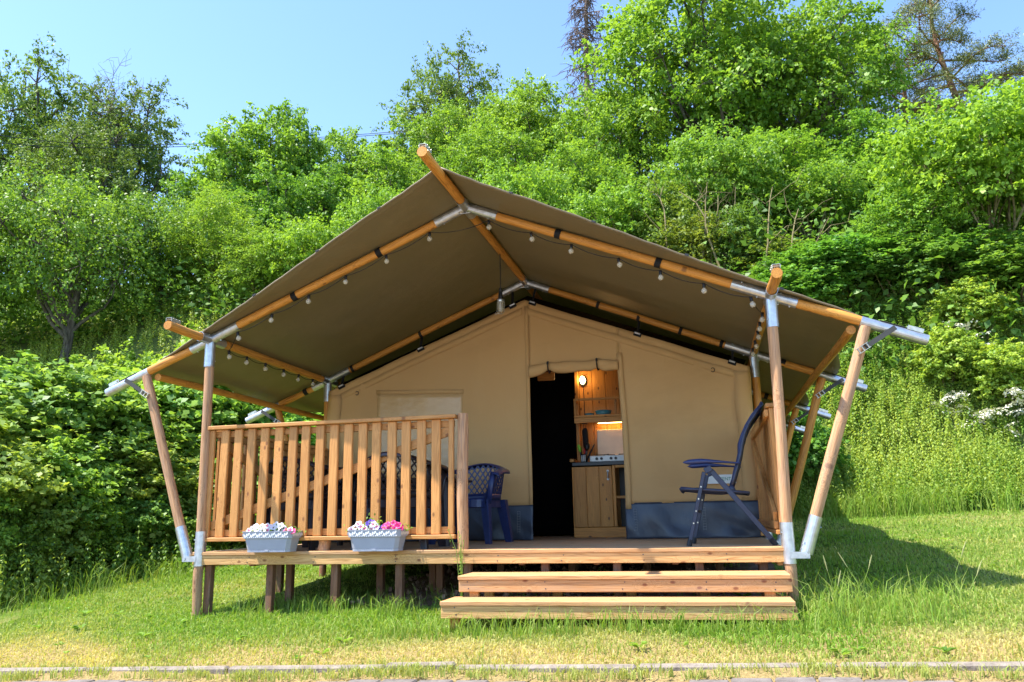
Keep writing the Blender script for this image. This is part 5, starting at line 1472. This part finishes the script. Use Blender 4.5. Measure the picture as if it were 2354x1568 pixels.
flowers('petunia_plant', (-1.575, -.09, z0), [('white', -.02, -.03, .065), ('white', .02, -.035, .05), ('white', -.045, -.04, .04), ('white', .0, -.05, .03), ('white', .045, -.03, .035)], 'tall white petunia beside the pink and white one', 3)
flowers('petunia_plant', (-1.495, -.09, z0), [('pinkwhite', .035, -.04, .018), ('magenta', .0, -.045, .012), ('magenta', .06, -.05, .006)], 'small drooping petunia at the right end of the white-flowered box', 4, 50)
flowers('petunia_plant', (-.86, -.09, z0), [('pinkwhite', -.03, -.04, .03), ('pinkwhite', .02, -.045, .035), ('pinkwhite', -.01, -.03, .055), ('pinkwhite', .05, -.045, .02), ('pinkwhite', -.06, -.05, .012)], 'pink and white petunia at the left end of the colourful box', 5)
flowers('lobelia_plant', (-.77, -.08, z0), [('purple', -.03, -.03, .06), ('purple', .0, -.035, .075), ('purple', .02, -.03, .068), ('purple', .04, -.04, .055), ('purple', -.01, -.045, .05), ('purple', .03, -.045, .04)], 'purple lobelia with green tufts behind the pink petunias', 6, 150, .045, .085)
flowers('petunia_plant', (-.725, -.10, z0), [('pinkwhite', -.01, -.035, .05), ('pinkwhite', .02, -.04, .035), ('pinkwhite', -.02, -.05, .015)], 'pink and white petunia in the middle of the colourful box', 7, 40)
flowers('lobelia_plant', (-.66, -.09, z0), [('purple', -.03, -.035, .03), ('purple', 0, -.04, .035), ('purple', .02, -.03, .045), ('purple', -.015, -.045, .018), ('purple', .035, -.04, .028), ('purple', -.045, -.045, .015)], 'low purple lobelia beside the magenta petunia', 8, 120, .04, .04)
flowers('petunia_plant', (-.57, -.09, z0), [('magenta', -.05, -.04, .045), ('magenta', .0, -.035, .06), ('magenta', .04, -.04, .04), ('magenta', -.02, -.05, .02), ('magenta', .02, -.05, .015), ('magenta', .065, -.045, .025), ('magenta', -.065, -.045, .03)], 'magenta petunia at the right end of the colourful box', 9)
# small weed growing up at the end of the balustrade
rg = np.random.default_rng(77)
e = empty('weed_sprig', (-.03, -.06, -.16), 0, 'thin flowering weed growing up in front of the round balustrade post', 'weed')
for k in range(5):
    tx, tz = rg.normal() * .05, rg.uniform(.12, .32)
    MB().tube([(0, 0, -.3), (tx * .4, -.01, tz * .5), (tx, -.015, tz)], .0025, 4).done('stem', 'yellow_green', e, local=Matrix.Identity(4))
    P = np.stack([np.linspace(0, tx, 9), np.full(9, -.012), np.linspace(-.05, tz, 9)], 1) + rg.normal(size=(9, 3)) * .008
    obj('leaf_spray', quads_mesh('leaf_spray', leaves(P, rg.normal(size=(9, 3)), .028, .3, rg), 'weed_leaf', rg.random(9)), e, local=Matrix.Identity(4))

# ------------------------------------------------------------------ kitchen inside the doorway
KY = 3.0
kw = empty('kitchen_wall', (.95, 3.47, 0), 0, 'brown plank partition wall inside the tent doorway', 'wall')
xw = .395
while xw < 1.75:
    board('plank', (xw + .08, 3.47, .01), (xw + .08, 3.47, 2.18), .160, .022, 'kitchen_wood', kw, up=(0, -1, 0), bev=.003); xw += .164
board('end_post', (.375, 3.40, .0), (.375, 3.40, 2.10), .045, .06, 'kitchen_wood', kw, up=(0, -1, 0))
kc = empty('kitchen_cabinet', (.9, 3.2, 0), 0, 'knotty pine kitchen cabinet with black worktop inside the doorway', 'cabinet')
board('plinth', (.36, KY + .012, .055), (1.60, KY + .012, .055), .11, .02, 'kitchen_wood', kc, up=(0, -1, 0))
for k in range(3):
    dk = board('door_plank', (.362 + .0735 + k * .1475, KY, .115), (.362 + .0735 + k * .1475, KY, .79), .145, .022, 'kitchen_wood', kc, up=(0, -1, 0), bev=.003)
hd = MB(); hd.tube([(.760, KY - .012, .735), (.762, KY - .035, .725), (.762, KY - .035, .655), (.760, KY - .012, .645)], .006, 8); hd.done('handle', 'galvanised_steel', kc, Matrix.Identity(4), smooth=True)
for z_ in (.735, .645): MB().lathe([(.0, .004), (.014, .004), (.014, 0)], 12).done('handle_rose', 'white_enamel', kc, zaxis((.760, KY - .0112, z_), (0, -1, 0)))
board('side_panel', (.352, KY + .26, .0), (.352, KY + .26, .79), .50, .018, 'kitchen_wood', kc, up=(1, 0, 0))
board('stile', (.825, KY, .115), (.825, KY, .80), .035, .022, 'kitchen_wood', kc, up=(0, -1, 0))
board('shelf_edge', (.845, KY, .785), (1.60, KY, .785), .03, .022, 'kitchen_wood', kc, up=(0, -1, 0))
board('shelf_edge', (.845, KY, .44), (1.60, KY, .44), .03, .022, 'kitchen_wood', kc, up=(0, -1, 0))
board('back_panel', (.845, KY + .4, .45), (1.60, KY + .4, .45), .68, .012, 'black_worktop', kc, up=(0, -1, 0))
board('worktop', (.352, KY + .23, .822), (1.62, KY + .23, .822), .52, .042, 'black_worktop', kc)
board('worktop_end', (.350, KY - .02, .868), (.350, KY + .40, .868), .05, .035, 'kitchen_wood', kc)
sh = empty('wall_shelf', (.9, 3.35, 1.33), 0, 'brown wooden wall shelf with guard rail over the hob', 'shelf')
board('shelf_board', (.37, 3.30, 1.365), (1.60, 3.30, 1.365), .28, .024, 'kitchen_wood', sh)
board('front_edge', (.37, 3.150, 1.345), (1.60, 3.150, 1.345), .062, .020, 'kitchen_wood', sh, up=(0, -1, 0))
board('lip', (.37, 3.150, 1.392), (1.60, 3.150, 1.392), .028, .020, 'kitchen_wood', sh, up=(0, -1, 0))
board('guard_rail', (.37, 3.150, 1.595), (1.60, 3.150, 1.595), .028, .020, 'kitchen_wood', sh, up=(0, -1, 0))
for x_ in (.385, .865): board('upright', (x_, 3.150, 1.407), (x_, 3.150, 1.580), .028, .020, 'kitchen_wood', sh, up=(0, -1, 0))
board('side_rail', (.375, 3.16, 1.595), (.375, 3.455, 1.595), .02, .028, 'kitchen_wood', sh)
def bowl(x_, y_, r_, h_, lab):
    b_ = MB().lathe([(.0, .004), (r_ * .55, .0), (r_ * .62, .004), (r_ * .88, h_ * .55), (r_, h_), (r_ * .96, h_), (r_ * .82, h_ * .5), (.0, .012)], 24).done('bowl', 'turquoise_ceramic', None, Matrix.Translation((x_, y_, 1.377)), smooth=True)
    tag(b_, lab, 'bowl')
bowl(.535, 3.28, .058, .062, 'small turquoise bowl on the wall shelf')
bowl(.705, 3.28, .10, .088, 'large turquoise bowl on the wall shelf')
hob = empty('gas_hob', (.85, 3.2, .843), 0, 'white gas hob with black knobs and raised cream lid on the worktop', 'stove')
board('body', (.555, 3.22, .880), (1.14, 3.22, .880), .40, .070, 'white_enamel', hob, bev=.008)
for x_ in (.635, .690, .800, .855): MB().lathe([(.0, .018), (.014, .018), (.017, .0)], 14).done('knob', 'black_paint', hob, zaxis((x_, 3.0205, .880), (0, -1, 0)), smooth=False)
board('lid', (.60, 3.415, 1.09), (1.14, 3.415, 1.09), .33, .014, 'cream_enamel', hob, up=(0, -1, 0), bev=.006)
for x_ in (.72, .98):
    gr = MB()
    for k in range(4):
        a_ = k * math.pi / 2 + .4; gr.tube([(x_ + .11 * math.cos(a_), 3.2 + .11 * math.sin(a_), .918), (x_ + .11 * math.cos(a_), 3.2 + .11 * math.sin(a_), .935), (x_ + .03 * math.cos(a_), 3.2 + .03 * math.sin(a_), .935)], .004, 5)
    gr.tube([(x_ + .11 * math.cos(a_), 3.2 + .11 * math.sin(a_), .928) for a_ in np.linspace(0, 6.283, 17)], .004, 5, False)
    gr.done('grate', 'black_paint', hob, Matrix.Identity(4))
MB().box((.915, 3.0185, .885), (.05, .002, .028)).done('sticker', 'sign_white', hob, Matrix.Identity(4))
uh = empty('utensil_holder', (.475, 3.12, .843), 0, 'black holder with striped front full of kitchen utensils', 'utensil holder')
MB().lathe([(.0, .0), (.04, .0), (.043, .10), (.038, .10), (.036, .01), (.0, .01)], 16, (.475, 3.12, .843)).done('pot', 'black_paint', uh, Matrix.Identity(4), smooth=True)
for k in range(3):
    MB().box((.455 + .018 * k, 3.0795, .893), (.007, .004, .075)).done('stripe', 'sign_white', uh, Matrix.Identity(4))
def utensil(name, x_, tip, mat, rad, lab, blade=None):
    b_ = Vector((x_, 3.12, .86)); t_ = b_ + Vector(tip)
    e = empty(name, b_, 0, lab, 'utensil'); d = (t_ - b_)
    MB().tube([b_, b_ + d * .7], rad * .5, 6).done('shaft', 'black_paint', e, Matrix.Identity(4))
    MB().tube([b_ + d * .55, b_ + d * .7, b_ + d * .9, t_], [rad * .5, rad, rad, rad * .4], 8, True, blade).done('head', mat, e, Matrix.Identity(4), smooth=True)
utensil('brush', .455, (-.04, -.01, .20), 'green_plastic', .020, 'lime green handled brush standing in the utensil holder')
utensil('peeler', .470, (.012, .0, .15), 'red_plastic', .012, 'red handled peeler standing in the utensil holder')
utensil('ladle', .490, (.03, .02, .22), 'black_paint', .03, 'black ladle standing in the utensil holder')
utensil('spatula', .500, (.10, .02, .20), 'black_paint', .024, 'black spatula leaning towards the hob lid', (1, .3))
hp_ = empty('hanging_pouch', (.47, 3.30, 1.05), 0, 'long black pouch hanging below the wall shelf on hooks', 'pouch')
MB().tube([(.47, 3.30, 1.27), (.47, 3.30, 1.24), (.475, 3.30, 1.10), (.48, 3.30, 1.0)], [.02, .034, .036, .03], 10, True, (1, .5)).done('body', 'black_webbing', hp_, Matrix.Identity(4), smooth=True)
for x_ in (.455, .485): MB().tube([(x_, 3.30, 1.26), (x_, 3.295, 1.30), (x_ + .008, 3.30, 1.32)], .003, 5).done('hook', 'black_paint', hp_, Matrix.Identity(4))
MB().box((.47, 3.30, 1.335), (.07, .05, .030)).done('mount', 'black_paint', hp_, Matrix.Identity(4))
# lit bulkhead lamp on the planks
bl = empty('wall_lamp', (.445, 3.45, 1.87), 0, 'lit oval bulkhead lamp with wire cage on the plank wall', 'lamp')
MB().lathe([(.0, .0), (.05, .0), (.05, .018), (.044, .022)], 20).done('base', 'black_paint', bl, zaxis((.445, 3.458, 1.87), (0, -1, 0)) @ Matrix.Diagonal((1, 1.35, 1, 1)))
MB().lathe([(.040, .0), (.038, .03), (.026, .052), (.0, .060)], 18).done('glass', 'lit_bulb', bl, zaxis((.445, 3.435, 1.878), (0, -1, 0)) @ Matrix.Diagonal((.9, 1.3, 1, 1)), smooth=True)
cgm = MB()
for k in (-.022, 0, .022): cgm.tube([(.445 + k, 3.435, 1.81), (.445 + k, 3.375, 1.84), (.445 + k, 3.368, 1.90), (.445 + k, 3.435, 1.94)], .0022, 5)
for k in (1.85, 1.90): cgm.tube([(.405, 3.435, k), (.42, 3.375, k), (.47, 3.375, k), (.485, 3.435, k)], .0022, 5)
cgm.done('cage', 'black_paint', bl, Matrix.Identity(4))
MB().tube([(.447, 3.452, 1.80), (.452, 3.452, 1.6), (.45, 3.452, 1.42)], .004, 6).done('cord', 'cable_rubber', bl, Matrix.Identity(4))
lp = bpy.data.lights.new('wall_lamp_light', 'POINT'); lp.energy = .8; lp.color = (1, .62, .25); lp.shadow_soft_size = .03
lo = bpy.data.objects.new('wall_lamp_light', lp); link(lo, bl, Matrix.Translation((.445, 3.35, 1.88)))
st = empty('strip_lamp', (.9, 3.40, 1.345), 0, 'lit strip lamp under the wall shelf glowing on the planks', 'lamp')
MB().box((.95, 3.40, 1.342), (.70, .035, .018)).done('housing', 'white_enamel', st, Matrix.Identity(4))
MB().box((.95, 3.40, 1.331), (.66, .022, .003)).done('tube', 'lit_strip', st, Matrix.Identity(4))
